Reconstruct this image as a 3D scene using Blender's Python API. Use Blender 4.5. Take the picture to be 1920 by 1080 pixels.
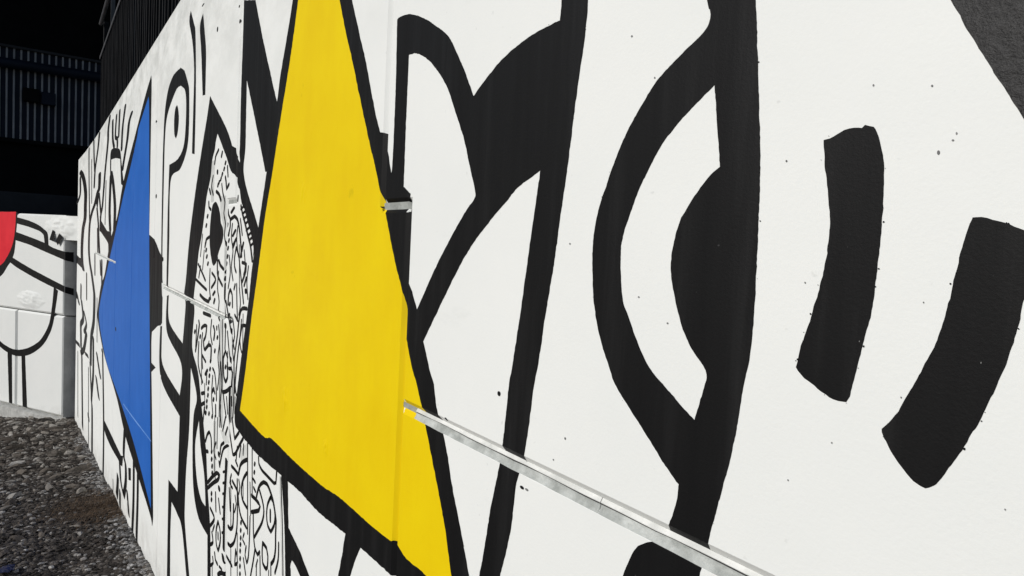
import bpy, bmesh, math, random
from mathutils import Vector, Matrix, noise
from mathutils.geometry import tessellate_polygon

random.seed(7)
scene = bpy.context.scene
col = scene.collection
for o in list(bpy.data.objects):
    bpy.data.objects.remove(o)

# ------------------------------------------------------------------ camera, sky, sun, exposure
# The mural wall is the plane y = 0 (x runs along it, negative = far end); metres, z up.
CAM_D = 0.7535          # camera stands this far in front of the wall
CAM_H = 1.85
cam_data = bpy.data.cameras.new('camera')
cam = bpy.data.objects.new('camera', cam_data)
col.objects.link(cam)
rot = Matrix([[0.575069, -0.076241, 0.814545], [0.816473, -0.00938, -0.577308], [0.051655, 0.997045, 0.056855]])
cam.matrix_world = Matrix.Translation((0, -CAM_D, CAM_H)) @ rot.to_4x4()
cam_data.sensor_width = 36.0
cam_data.lens = 23.4375
cam_data.clip_start = 0.02
cam_data.clip_end = 3000
scene.camera = cam

SUN = Vector((-0.13, -0.87, 0.46)).normalized()
world = bpy.data.worlds.new('World')
scene.world = world
world.use_nodes = True
wn = world.node_tree.nodes
sky = wn.new('ShaderNodeTexSky')
sky.sky_type = 'NISHITA'
sky.sun_disc = False
sky.sun_elevation = math.asin(SUN.z)
sky.sun_rotation = math.atan2(SUN.x, SUN.y)
wn['Background'].inputs['Strength'].default_value = 0.055
world.node_tree.links.new(sky.outputs['Color'], wn['Background'].inputs['Color'])
ld = bpy.data.lights.new('sun', 'SUN')
ld.energy = 3.12
ld.angle = math.radians(0.53)
ld.color = (1.0, 0.982, 0.952)
sun = bpy.data.objects.new('sun', ld)
col.objects.link(sun)
sun.rotation_euler = SUN.to_track_quat('Z', 'Y').to_euler()
sun.location = (0, -20, 20)
vs = scene.view_settings
vs.view_transform = 'Standard'
vs.look = 'None'
vs.exposure = 0.0
vs.gamma = 1.0
vs.use_curve_mapping = False

# ------------------------------------------------------------------ materials
def mat(name):
    m = bpy.data.materials.new(name)
    m.use_nodes = True
    nt = m.node_tree
    b = nt.nodes['Principled BSDF']
    return m, nt, b
def N(nt, kind, **kw):
    n = nt.nodes.new(kind)
    for k, v in kw.items():
        if hasattr(n, k) and not isinstance(v, tuple):
            setattr(n, k, v)
    return n
def L(nt, a, b):
    nt.links.new(a, b)
def pos(nt, scale=(1, 1, 1)):
    g = nt.nodes.new('ShaderNodeNewGeometry')
    mp = nt.nodes.new('ShaderNodeMapping')
    mp.inputs['Scale'].default_value = scale
    L(nt, g.outputs['Position'], mp.inputs['Vector'])
    return mp.outputs['Vector']
def noise_tex(nt, vec, scale, detail=4, rough=0.55):
    n = nt.nodes.new('ShaderNodeTexNoise')
    n.inputs['Scale'].default_value = scale
    n.inputs['Detail'].default_value = detail
    n.inputs['Roughness'].default_value = rough
    L(nt, vec, n.inputs['Vector'])
    return n.outputs['Fac']
def ramp(nt, fac, stops):
    r = nt.nodes.new('ShaderNodeValToRGB')
    e = r.color_ramp.elements
    while len(e) > 1:
        e.remove(e[-1])
    for i, (p, c) in enumerate(stops):
        x = e[0] if i == 0 else e.new(p)
        x.position = p
        x.color = (c, c, c, 1) if isinstance(c, (int, float)) else (*c, 1)
    L(nt, fac, r.inputs['Fac'])
    return r.outputs['Color']
def mix(nt, fac, a, b):
    n = nt.nodes.new('ShaderNodeMix')
    n.data_type = 'RGBA'
    for sock, v in ((n.inputs['Factor'], fac), (n.inputs['A'], a), (n.inputs['B'], b)):
        pass
    def put(s, v):
        if isinstance(v, tuple):
            s.default_value = (*v, 1)
        elif isinstance(v, (int, float)):
            s.default_value = v
        else:
            L(nt, v, s)
    put(n.inputs[0], fac); put(n.inputs[6], a); put(n.inputs[7], b)
    return n.outputs[2]
def math_node(nt, op, a, b=None, clamp=False):
    n = nt.nodes.new('ShaderNodeMath')
    n.operation = op
    n.use_clamp = clamp
    for i, v in enumerate((a, b)):
        if v is None: continue
        if isinstance(v, (int, float)): n.inputs[i].default_value = v
        else: L(nt, v, n.inputs[i])
    return n.outputs[0]
def bump(nt, b, h, strength, dist, prev=None):
    n = nt.nodes.new('ShaderNodeBump')
    n.inputs['Strength'].default_value = strength
    n.inputs['Distance'].default_value = dist
    L(nt, h, n.inputs['Height'])
    if prev is not None: L(nt, prev, n.inputs['Normal'])
    L(nt, n.outputs['Normal'], b.inputs['Normal'])
    return n.outputs['Normal']

def make_white():
    m, nt, b = mat('white_wall_paint')
    p = pos(nt)
    blot = noise_tex(nt, p, 1.7, 5, 0.6)
    c = ramp(nt, blot, [(0.30, (0.755, 0.77, 0.755)), (0.62, (0.79, 0.80, 0.782))])
    # weathered grey where the paint is thin near the coping
    sep = nt.nodes.new('ShaderNodeSeparateXYZ'); L(nt, p, sep.inputs[0])
    up = nt.nodes.new('ShaderNodeMapRange'); up.inputs[1].default_value = 2.35; up.inputs[2].default_value = 3.4
    L(nt, sep.outputs['Z'], up.inputs[0])
    worn = noise_tex(nt, pos(nt, (1.2, 1, 2.4)), 2.2, 8, 0.65)
    wf = math_node(nt, 'MULTIPLY', up.outputs[0], ramp(nt, worn, [(0.40, 0.0), (0.60, 0.75)]))
    c = mix(nt, wf, c, (0.50, 0.51, 0.49))
    # dust splashed up from the rubble at the foot (the foot follows the slope of the bank)
    foot = math_node(nt, 'SUBTRACT', sep.outputs['Z'], math_node(nt, 'MULTIPLY', sep.outputs['X'], 0.155))
    fr = nt.nodes.new('ShaderNodeMapRange'); fr.inputs[1].default_value = 0.42; fr.inputs[2].default_value = 0.02
    L(nt, foot, fr.inputs[0])
    ff = math_node(nt, 'MULTIPLY', fr.outputs[0], ramp(nt, noise_tex(nt, p, 5, 6, 0.7), [(0.38, 0.05), (0.66, 0.8)]))
    c = mix(nt, ff, c, (0.40, 0.385, 0.36))
    # faint roller bands and scuffs
    sc = noise_tex(nt, pos(nt, (1.0, 1, 3.0)), 3.4, 8, 0.72)
    c = mix(nt, ramp(nt, sc, [(0.60, 0.0), (0.72, 0.16)]), c, (0.50, 0.52, 0.50))
    # pits and specks
    sp = noise_tex(nt, p, 46, 2, 0.5)
    c = mix(nt, ramp(nt, sp, [(0.71, 0.0), (0.76, 0.30)]), c, (0.45, 0.46, 0.45))
    L(nt, c, b.inputs['Base Color'])
    b.inputs['Roughness'].default_value = 0.62
    b.inputs['Specular IOR Level'].default_value = 0.25
    n1 = bump(nt, b, noise_tex(nt, p, 4.5, 4, 0.5), 0.25, 0.006)
    bump(nt, b, noise_tex(nt, p, 170, 4, 0.6), 0.32, 0.0009, n1)
    return m
def make_black():
    m, nt, b = mat('black_wall_paint')
    p = pos(nt)
    st = noise_tex(nt, pos(nt, (16, 16, 1.1)), 1.0, 6, 0.62)
    c = ramp(nt, st, [(0.30, (0.0045, 0.0045, 0.005)), (0.52, (0.0066, 0.0066, 0.0071)), (0.66, (0.012, 0.012, 0.0126)), (0.82, (0.022, 0.022, 0.0225))])
    sp = noise_tex(nt, p, 90, 2, 0.5)
    c = mix(nt, ramp(nt, sp, [(0.76, 0.0), (0.80, 0.35)]), c, (0.10, 0.10, 0.10))
    L(nt, c, b.inputs['Base Color'])
    L(nt, ramp(nt, st, [(0.3, 0.62), (0.7, 0.48)]), b.inputs['Roughness'])
    b.inputs['Specular IOR Level'].default_value = 0.13
    n1 = bump(nt, b, st, 0.2, 0.003)
    bump(nt, b, noise_tex(nt, p, 210, 5, 0.7), 0.45, 0.0009, n1)
    return m
def make_rough_black():
    m, nt, b = mat('coarse_black_wall_paint')
    p = pos(nt)
    st = noise_tex(nt, p, 95, 5, 0.7)
    L(nt, ramp(nt, st, [(0.35, (0.005, 0.0047, 0.005)), (0.58, (0.011, 0.0105, 0.011)), (0.75, (0.035, 0.033, 0.035))]), b.inputs['Base Color'])
    b.inputs['Roughness'].default_value = 0.5
    b.inputs['Specular IOR Level'].default_value = 0.3
    bump(nt, b, st, 0.9, 0.0022)
    return m
def make_colour(name, lo, hi, streak=(9, 9, 2.2), worn=0.3):
    m, nt, b = mat(name)
    p = pos(nt)
    st = noise_tex(nt, pos(nt, streak), 0.8, 6, 0.65)
    cl = noise_tex(nt, p, 3.2, 5, 0.6)
    both = math_node(nt, 'ADD', math_node(nt, 'MULTIPLY', st, 0.4), math_node(nt, 'MULTIPLY', cl, 0.6))
    c = ramp(nt, both, [(0.36, lo), (0.62, hi)])
    # scuffed places where the coat has lifted
    sc = noise_tex(nt, p, 4.3, 7, 0.72)
    c = mix(nt, ramp(nt, sc, [(0.655, 0.0), (0.70, worn)]), c, tuple(v * 0.55 for v in lo))
    L(nt, c, b.inputs['Base Color'])
    b.inputs['Roughness'].default_value = 0.55
    b.inputs['Specular IOR Level'].default_value = 0.13
    n1 = bump(nt, b, sc, 0.35, 0.006)
    bump(nt, b, noise_tex(nt, p, 190, 4, 0.6), 0.3, 0.0008, n1)
    return m
def make_simple(name, lo, hi, scale=8, rough=0.7, bstr=0.4, bdist=0.004, spec=0.3, metallic=0.0, detail=6):
    m, nt, b = mat(name)
    p = pos(nt)
    n = noise_tex(nt, p, scale, detail, 0.62)
    L(nt, ramp(nt, n, [(0.3, lo), (0.7, hi)]), b.inputs['Base Color'])
    b.inputs['Roughness'].default_value = rough
    b.inputs['Specular IOR Level'].default_value = spec
    b.inputs['Metallic'].default_value = metallic
    bump(nt, b, noise_tex(nt, p, scale * 6, 4, 0.6), bstr, bdist)
    return m
def make_stone(name, stops, per):
    m, nt, b = mat(name)
    if per == 'object':
        oi = nt.nodes.new('ShaderNodeObjectInfo'); f = oi.outputs['Random']
    else:
        g = nt.nodes.new('ShaderNodeNewGeometry'); f = g.outputs['Random Per Island']
    base = ramp(nt, f, stops)
    p = pos(nt)
    c = mix(nt, ramp(nt, noise_tex(nt, p, 18, 6, 0.65), [(0.35, 0.0), (0.7, 0.6)]), base, (0.035, 0.031, 0.027))
    L(nt, c, b.inputs['Base Color'])
    b.inputs['Roughness'].default_value = 0.85
    b.inputs['Specular IOR Level'].default_value = 0.25
    bump(nt, b, noise_tex(nt, p, 60, 5, 0.65), 0.6, 0.01)
    return m

M = {
    'white': make_white(),
    'black': make_black(),
    'coarseblack': make_rough_black(),
    'yellow': make_colour('yellow_wall_paint', (0.745, 0.520, 0.0015), (0.79, 0.585, 0.0025)),
    'blue': make_colour('blue_wall_paint', (0.014, 0.108, 0.435), (0.022, 0.130, 0.49), (2.5, 2.5, 0.5), 0.12),
    'paleblue': make_simple('scratched_blue_paint', (0.10, 0.24, 0.60), (0.16, 0.32, 0.68)),
    'red': make_colour('red_wall_paint', (0.68, 0.020, 0.036), (0.76, 0.030, 0.046), (2.5, 2.5, 0.5), 0.12),
    'mortar': make_simple('bare_grey_mortar', (0.26, 0.275, 0.26), (0.58, 0.60, 0.58), 24, 0.9, 0.7, 0.004),
    'slot': make_simple('dark_joint_filler', (0.03, 0.03, 0.03), (0.06, 0.06, 0.06), 30, 0.9),
    'sealant': make_simple('painted_joint_sealant', (0.52, 0.53, 0.51), (0.80, 0.80, 0.78), 19, 0.7, 0.5, 0.003),
    'concrete': make_simple('rough_grey_concrete', (0.34, 0.34, 0.325), (0.58, 0.58, 0.56), 7, 0.9, 0.8, 0.02),
    'returnshade': make_simple('shade_toned_return_concrete', (0.36, 0.36, 0.355), (0.52, 0.52, 0.51), 2.5, 0.9, 0.6, 0.01),  # grey darkened so the colour carries the shade of the turned face
    'bar': make_simple('black_painted_steel', (0.008, 0.008, 0.009), (0.022, 0.022, 0.024), 3, 0.7, 0.1, 0.001, 0.1),
    'rail': make_simple('worn_grey_steel', (0.05, 0.052, 0.056), (0.10, 0.10, 0.11), 4, 0.4, 0.1, 0.001, 0.5),
    'deepshade': make_simple('shade_black_cladding', (0.0025, 0.0025, 0.003), (0.006, 0.006, 0.007), 1.2, 0.8, 0.2, 0.01, 0.1),  # near-black: the deep shade on the shed is put into the colour
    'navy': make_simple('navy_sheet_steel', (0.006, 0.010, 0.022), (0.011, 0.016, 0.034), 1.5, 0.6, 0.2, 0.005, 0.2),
    'rib': make_simple('pale_sheet_ridge', (0.24, 0.245, 0.27), (0.40, 0.405, 0.43), 2.0, 0.6, 0.2, 0.004, 0.3),  # ridges much paler than the sheet between them
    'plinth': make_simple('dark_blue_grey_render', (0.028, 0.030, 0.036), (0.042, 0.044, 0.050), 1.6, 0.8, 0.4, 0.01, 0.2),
    'asphalt': make_simple('terrace_asphalt', (0.035, 0.035, 0.035), (0.065, 0.065, 0.063), 20, 0.9, 0.6, 0.01),
    'stone': make_stone('rubble_stone', [(0.0, (0.060, 0.047, 0.037)), (0.45, (0.14, 0.12, 0.10)), (0.8, (0.28, 0.255, 0.225)), (1.0, (0.45, 0.43, 0.40))], 'object'),
    'gravel': make_stone('loose_gravel', [(0.0, (0.011, 0.008, 0.006)), (0.5, (0.040, 0.032, 0.026)), (0.85, (0.15, 0.130, 0.112)), (1.0, (0.46, 0.44, 0.41))], 'island'),
    'drygrass': make_stone('dry_brown_grass', [(0.0, (0.045, 0.028, 0.016)), (0.6, (0.10, 0.062, 0.036)), (1.0, (0.21, 0.145, 0.09))], 'island'),
    'plastic': make_simple('blue_plastic_film', (0.006, 0.008, 0.030), (0.012, 0.016, 0.060), 9, 0.5, 0.5, 0.01, 0.5),
}
def make_soil():
    m, nt, b = mat('dark_stony_soil')
    p = pos(nt)
    c = ramp(nt, noise_tex(nt, p, 9, 8, 0.7), [(0.3, (0.018, 0.013, 0.010)), (0.55, (0.042, 0.032, 0.025)), (0.8, (0.10, 0.09, 0.08))])
    c = mix(nt, ramp(nt, noise_tex(nt, p, 0.8, 4, 0.6), [(0.45, 0.0), (0.65, 0.7)]), c, (0.060, 0.042, 0.028))
    L(nt, c, b.inputs['Base Color'])
    b.inputs['Roughness'].default_value = 0.95
    bump(nt, b, noise_tex(nt, p, 24, 8, 0.7), 1.0, 0.05)
    return m
M['soil'] = make_soil()
M['greywash'] = make_simple('thin_grey_wash', (0.42, 0.43, 0.42), (0.66, 0.67, 0.65), 9, 0.8)
M['speck'] = make_simple('grey_paint_speck', (0.10, 0.10, 0.10), (0.28, 0.28, 0.28), 60, 0.8)
M['fillergrey'] = make_simple('grey_joint_grout', (0.20, 0.21, 0.20), (0.40, 0.42, 0.40), 22, 0.9, 0.7, 0.004)
M['dusted'] = make_stone('paint_dusted_gravel', [(0.0, (0.06, 0.056, 0.054)), (0.5, (0.15, 0.145, 0.142)), (1.0, (0.50, 0.49, 0.48))], 'island')

# ------------------------------------------------------------------ helpers
def link_mesh(name, verts, faces, material, parent=None, smooth=False):
    me = bpy.data.meshes.new(name)
    me.from_pydata([tuple(v) for v in verts], [], faces)
    me.update()
    me.materials.append(material)
    if smooth:
        me.polygons.foreach_set('use_smooth', [True] * len(me.polygons))
    o = bpy.data.objects.new(name, me)
    col.objects.link(o)
    if parent is not None:
        o.parent = parent
    return o
def bm_mesh(name, bm, material, parent=None, smooth=False):
    me = bpy.data.meshes.new(name)
    bm.to_mesh(me); bm.free()
    me.materials.append(material)
    if smooth:
        me.polygons.foreach_set('use_smooth', [True] * len(me.polygons))
    o = bpy.data.objects.new(name, me)
    col.objects.link(o)
    if parent is not None:
        o.parent = parent
    return o
def thing(name, label, cat, group=None, loc=(0, 0, 0)):
    o = bpy.data.objects.new(name, None)
    o.empty_display_size = 0.2
    o.location = loc
    col.objects.link(o)
    o['label'] = label; o['category'] = cat
    if group: o['group'] = group
    return o
def box_data(x0, x1, y0, y1, z0, z1, bev=0.0):
    bm = bmesh.new()
    r = bmesh.ops.create_cube(bm, size=1.0)
    for v in bm.verts:
        v.co = Vector(((x0 + x1) / 2 + v.co.x * (x1 - x0), (y0 + y1) / 2 + v.co.y * (y1 - y0), (z0 + z1) / 2 + v.co.z * (z1 - z0)))
    if bev:
        bmesh.ops.bevel(bm, geom=list(bm.edges), offset=bev, segments=1, affect='EDGES')
    return bm
def ground_z(x):
    """the bank falls away along the wall, and levels out beyond both ends"""
    xx = min(max(x, -27.0), 6.0)
    return CAM_H - 1.82 + 0.155 * xx

# ------------------------------------------------------------------ ground
def build_ground():
    xs = [-900, -400, -150, -80, -50, -40, -34, -30] + [-27 + i * 0.25 for i in range(133)] + [8, 12, 20, 40, 100, 400, 900]
    ys = [-900, -400, -120, -50, -25, -14, -9, -6, -4.5, -3.5] + [-3 + 0.15 * i for i in range(24)] + [0.9, 2.5, 6]
    V, F = [], []
    for x in xs:
        for y in ys:
            z = ground_z(x)
            if -27 <= x <= 6 and -4 < y < 1:
                z += 0.05 * noise.noise(Vector((x * 0.9, y * 1.1, 0))) + 0.025 * noise.noise(Vector((x * 3.1, y * 3.1, 4)))
            V.append((x, y, z))
    ny = len(ys)
    for i in range(len(xs) - 1):
        for j in range(ny - 1):
            a = i * ny + j
            F.append((a, a + ny, a + ny + 1, a + 1))
    o = link_mesh('ground', V, F, M['soil'], None, True)
    o['kind'] = 'structure'
    return o
ground = build_ground()

# ------------------------------------------------------------------ mural wall: joints and panels
# joint lines (metres): staggered concrete panels whose edges jog sideways at every half storey
H = CAM_H
ZA = -0.408 + H          # bed joint, near column
ZB = 0.100 + H           # half-height jog
J1U, J1L = -1.686, -1.527
J2U, J2M, J2L = -3.362, -3.540, -3.375
J3U, J3L = -6.13, -5.63
J4, J5, J6, J7, J8 = -7.75, -9.55, -11.5, -13.45, -16.9
ENDX = -20.32
TOPZ = 1.585 + H
GV, GH = 0.0025, 0.0070  # half gaps, upright and bed joints
CV, CH = 0.0145, 0.0120   # chamfer widths, upright and bed joints
DV, DH = 0.0098, 0.0098   # chamfer depths
def top_z(x):
    return TOPZ if x > -15 else TOPZ + (-15 - x) * 0.026
def base_z(x):
    return ground_z(x) - 0.45

# (x, z0, z1) uprights and (z, x0, x1, half_gap) beds, as used by the paint film
UP = [(J1U, ZB, 9), (J1L, -9, ZB), (J2U, 0.165 + H, 9), (J2M, ZA, 0.165 + H), (J2L, -9, ZA),
      (J3U, ZA + 0.2, 9), (J3L, -9, ZA + 0.2), (J4, -9, 9), (J5, -9, 9), (J6, -9, 9), (J7, -9, 9), (J8, -9, 9)]
BED = [(ZA, J1L, 9.0), (ZA, J3L, J2M), (ZA, J7, J5), (ZB, J1U, J1L), (0.165 + H, J2M, J2U)]

def film_depth(x, z):
    """how far the panel surface is set back at (x, z); None inside an open bed joint"""
    dep = 0.0
    for (xj, z0, z1) in UP:
        if z0 - 0.001 <= z <= z1 + 0.001:
            a = abs(x - xj)
            if a <= GV + 1e-5: dep = max(dep, DV)
            elif a < GV + CV: dep = max(dep, DV * (1 - (a - GV) / CV))
    for (zj, x0, x1) in BED:
        if x0 - 0.001 <= x <= x1 + 0.001:
            a = abs(z - zj)
            if a <= GH + 1e-5: dep = max(dep, DH)
            elif a < GH + CH: dep = max(dep, DH * (1 - (a - GH) / CH))
    return dep
def in_open_bed(x, z):
    for (zj, x0, x1) in BED:
        if x0 < x < x1 and abs(z - zj) < GH - 1e-5:
            return True
    return False

def offset_poly(P, gv, gh):
    """move every side of a counter-clockwise outline inward: upright sides by gv, level sides by gh"""
    n = len(P); out = []
    for i in range(n):
        a, b, c = P[i - 1], P[i], P[(i + 1) % n]
        dx = dz = 0.0
        for (p, q) in ((a, b), (b, c)):
            ex, ez = q[0] - p[0], q[1] - p[1]
            if abs(ex) < abs(ez): dx += (-gv if ez > 0 else gv)
            else: dz += (gh if ex > 0 else -gh)
        out.append((b[0] + dx, b[1] + dz))
    return out
def panel(outline, parent, material, name='panel', to3=lambda x, dep, z: (x, dep, z), gv=GV, gh=GH, cv=CV, ch=CH, dv=DV):
    n = len(outline)
    rim = offset_poly(outline, gv, gh)
    face = offset_poly(outline, gv + cv, gh + ch)
    V = [to3(x, 0.0, z) for x, z in face] + [to3(x, dv, z) for x, z in rim] + [to3(x, 0.11, z) for x, z in rim]
    F = []
    for t in tessellate_polygon([[Vector((x, z, 0)) for x, z in face]]):
        F.append(tuple(t))
    for i in range(n):
        j = (i + 1) % n
        F.append((i, n + i, n + j, j)); F.append((n + i, 2 * n + i, 2 * n + j, n + j))
    o = link_mesh(name, V, F, material, parent)
    bm = bmesh.new(); bm.from_mesh(o.data); bmesh.ops.recalc_face_normals(bm, faces=bm.faces)
    # make sure the front faces look out of the wall
    bm.to_mesh(o.data); bm.free()
    return o

wall = thing('mural_wall', 'long white concrete wall covered in a black, yellow and blue abstract mural', 'wall', loc=(0, 0, 0))
RX = 3.2
bz, tz = base_z, top_z
zj2 = 0.165 + H
zj3 = ZA + 0.2
outlines = [
    [(J1L, ZA), (RX, ZA), (RX, tz(RX)), (J1U, tz(J1U)), (J1U, ZB), (J1L, ZB)],
    [(J1L, bz(J1L)), (RX, bz(J1L)), (RX, ZA), (J1L, ZA)],
    [(J2L, bz(J2L)), (J1L, bz(J2L)), (J1L, ZB), (J1U, ZB), (J1U, tz(0)), (J2U, tz(0)), (J2U, zj2), (J2M, zj2), (J2M, ZA), (J2L, ZA)],
    [(J3L, ZA), (J2M, ZA), (J2M, zj2), (J2U, zj2), (J2U, tz(0)), (J3U, tz(0)), (J3U, zj3), (J3L, zj3)],
    [(J3L, bz(J3L)), (J2L, bz(J3L)), (J2L, ZA), (J3L, ZA)],
    [(J4, bz(J4)), (J3L, bz(J4)), (J3L, zj3), (J3U, zj3), (J3U, tz(0)), (J4, tz(0))],
    [(J5, bz(J5)), (J4, bz(J5)), (J4, tz(0)), (J5, tz(0))],
    [(J6, ZA), (J5, ZA), (J5, tz(0)), (J6, tz(0))], [(J6, bz(J6)), (J5, bz(J6)), (J5, ZA), (J6, ZA)],
    [(J7, ZA), (J6, ZA), (J6, tz(0)), (J7, tz(0))], [(J7, bz(J7)), (J6, bz(J7)), (J6, ZA), (J7, ZA)],
    [(J8, bz(J8)), (J7, bz(J8)), (J7, tz(0)), (J8, tz(J8))],
    [(ENDX, bz(ENDX)), (J8, bz(ENDX)), (J8, tz(J8)), (ENDX, tz(ENDX))],
]
for ol in outlines:
    panel(ol, wall, M['white'])
# sealant lying in the joints, and the slab behind
bm_mesh('backing_slab', box_data(ENDX + 0.03, RX - 0.02, 0.060, 0.45, base_z(ENDX), TOPZ - 0.012), M['concrete'], wall)
for (xj, z0, z1) in UP:
    z0 = max(z0, base_z(xj)); z1 = min(z1, top_z(xj) - 0.02)
    bm_mesh('joint_sealant', box_data(xj - 0.012, xj + 0.012, DV + 0.0015, 0.058, z0, z1), M['sealant'], wall)
for (zj, x0, x1) in BED:
    x1 = min(x1, RX)
    if x1 - x0 < 0.3:
        bm_mesh('joint_filler', box_data(x0 - 0.004, x1 + 0.004, 0.0068, 0.057, zj - GH - 0.003, zj + GH + 0.002), M['fillergrey'], wall)
    else:
        bm_mesh('joint_filler', box_data(x0, x1, 0.036, 0.057, zj - 0.02, zj + 0.02), M['slot'], wall)
def batten(x0, x1, zj):
    # painted strip packed into the upper part of a bed joint, with a dark slit under it
    n = max(2, int((x1 - x0) / 0.04))
    V, F = [], []
    SV, SF = [], []
    MV, MF = [], []
    for i in range(n + 1):
        x = x0 + (x1 - x0) * i / n
        j = 0.0010 * noise.noise(Vector((x * 9, 1.3, 0)))
        lo = zj - GH * 0.15 + j + 0.0010 * noise.noise(Vector((x * 31, 5.3, 0)))
        V += [(x, 0.0096, zj + GH - 0.0001), (x, 0.0056 + 0.5 * j, lo + 0.0012), (x, 0.0058 + 0.5 * j, lo), (x, 0.035, lo)]
        # slit
        op = 0.0021 + 0.0019 * noise.noise(Vector((x * 12, 3.7, 0)))
        SV += [(x, 0.0072, lo + 0.001), (x, 0.0072, lo - max(op, 0.0004) - 0.001), (x, 0.04, lo - max(op, 0.0004) - 0.001)]
        # bare mortar from the slit down over the lower lip
        w = 0.93 + 0.09 * noise.noise(Vector((x * 14, 9, 0))) + 0.06 * noise.noise(Vector((x * 60, 2, 0)))
        w = min(w, 0.995)
        r = 0.0006 + 0.0005 * noise.noise(Vector((x * 40, 8, 0)))
        zt = zj - GH
        MV += [(x, 0.0066, lo - max(op, 0.0004)), (x, 0.0064, zt + 0.0008), (x, min(0.0062, DH * (1 - 0.5 * w)) - r, zt - CH * 0.5 * w), (x, DH * (1 - w) - r, zt - CH * w), (x, DH * (1 - w) + 0.002, zt - CH * w - 0.0005)]
    for i in range(n):
        a = i * 4; b = a + 4
        for k in range(3): F.append((a + k, b + k, b + k + 1, a + k + 1))
        a = i * 3; b = a + 3
        for k in range(2): SF.append((a + k, b + k, b + k + 1, a + k + 1))
        a = i * 5; b = a + 5
        for k in range(4): MF.append((a + k, b + k, b + k + 1, a + k + 1))
    link_mesh('joint_strip', V, F, M['sealant'], wall)
    link_mesh('joint_slit', SV, SF, M['slot'], wall)
    link_mesh('mortar_lip', MV, MF, M['mortar'], wall)
batten(-1.452, -0.787, ZA)
batten(-0.7858, RX - 0.02, ZA)
bm_mesh('joint_filler', box_data(J1L + 0.002, -1.4535, 0.0094, 0.035, ZA - GH - 0.001, ZA + GH + 0.001), M['fillergrey'], wall)
batten(J3L + 0.02, J2M - 0.01, ZA)
batten(J7 + 0.02, J5 - 0.01, ZA)

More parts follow.
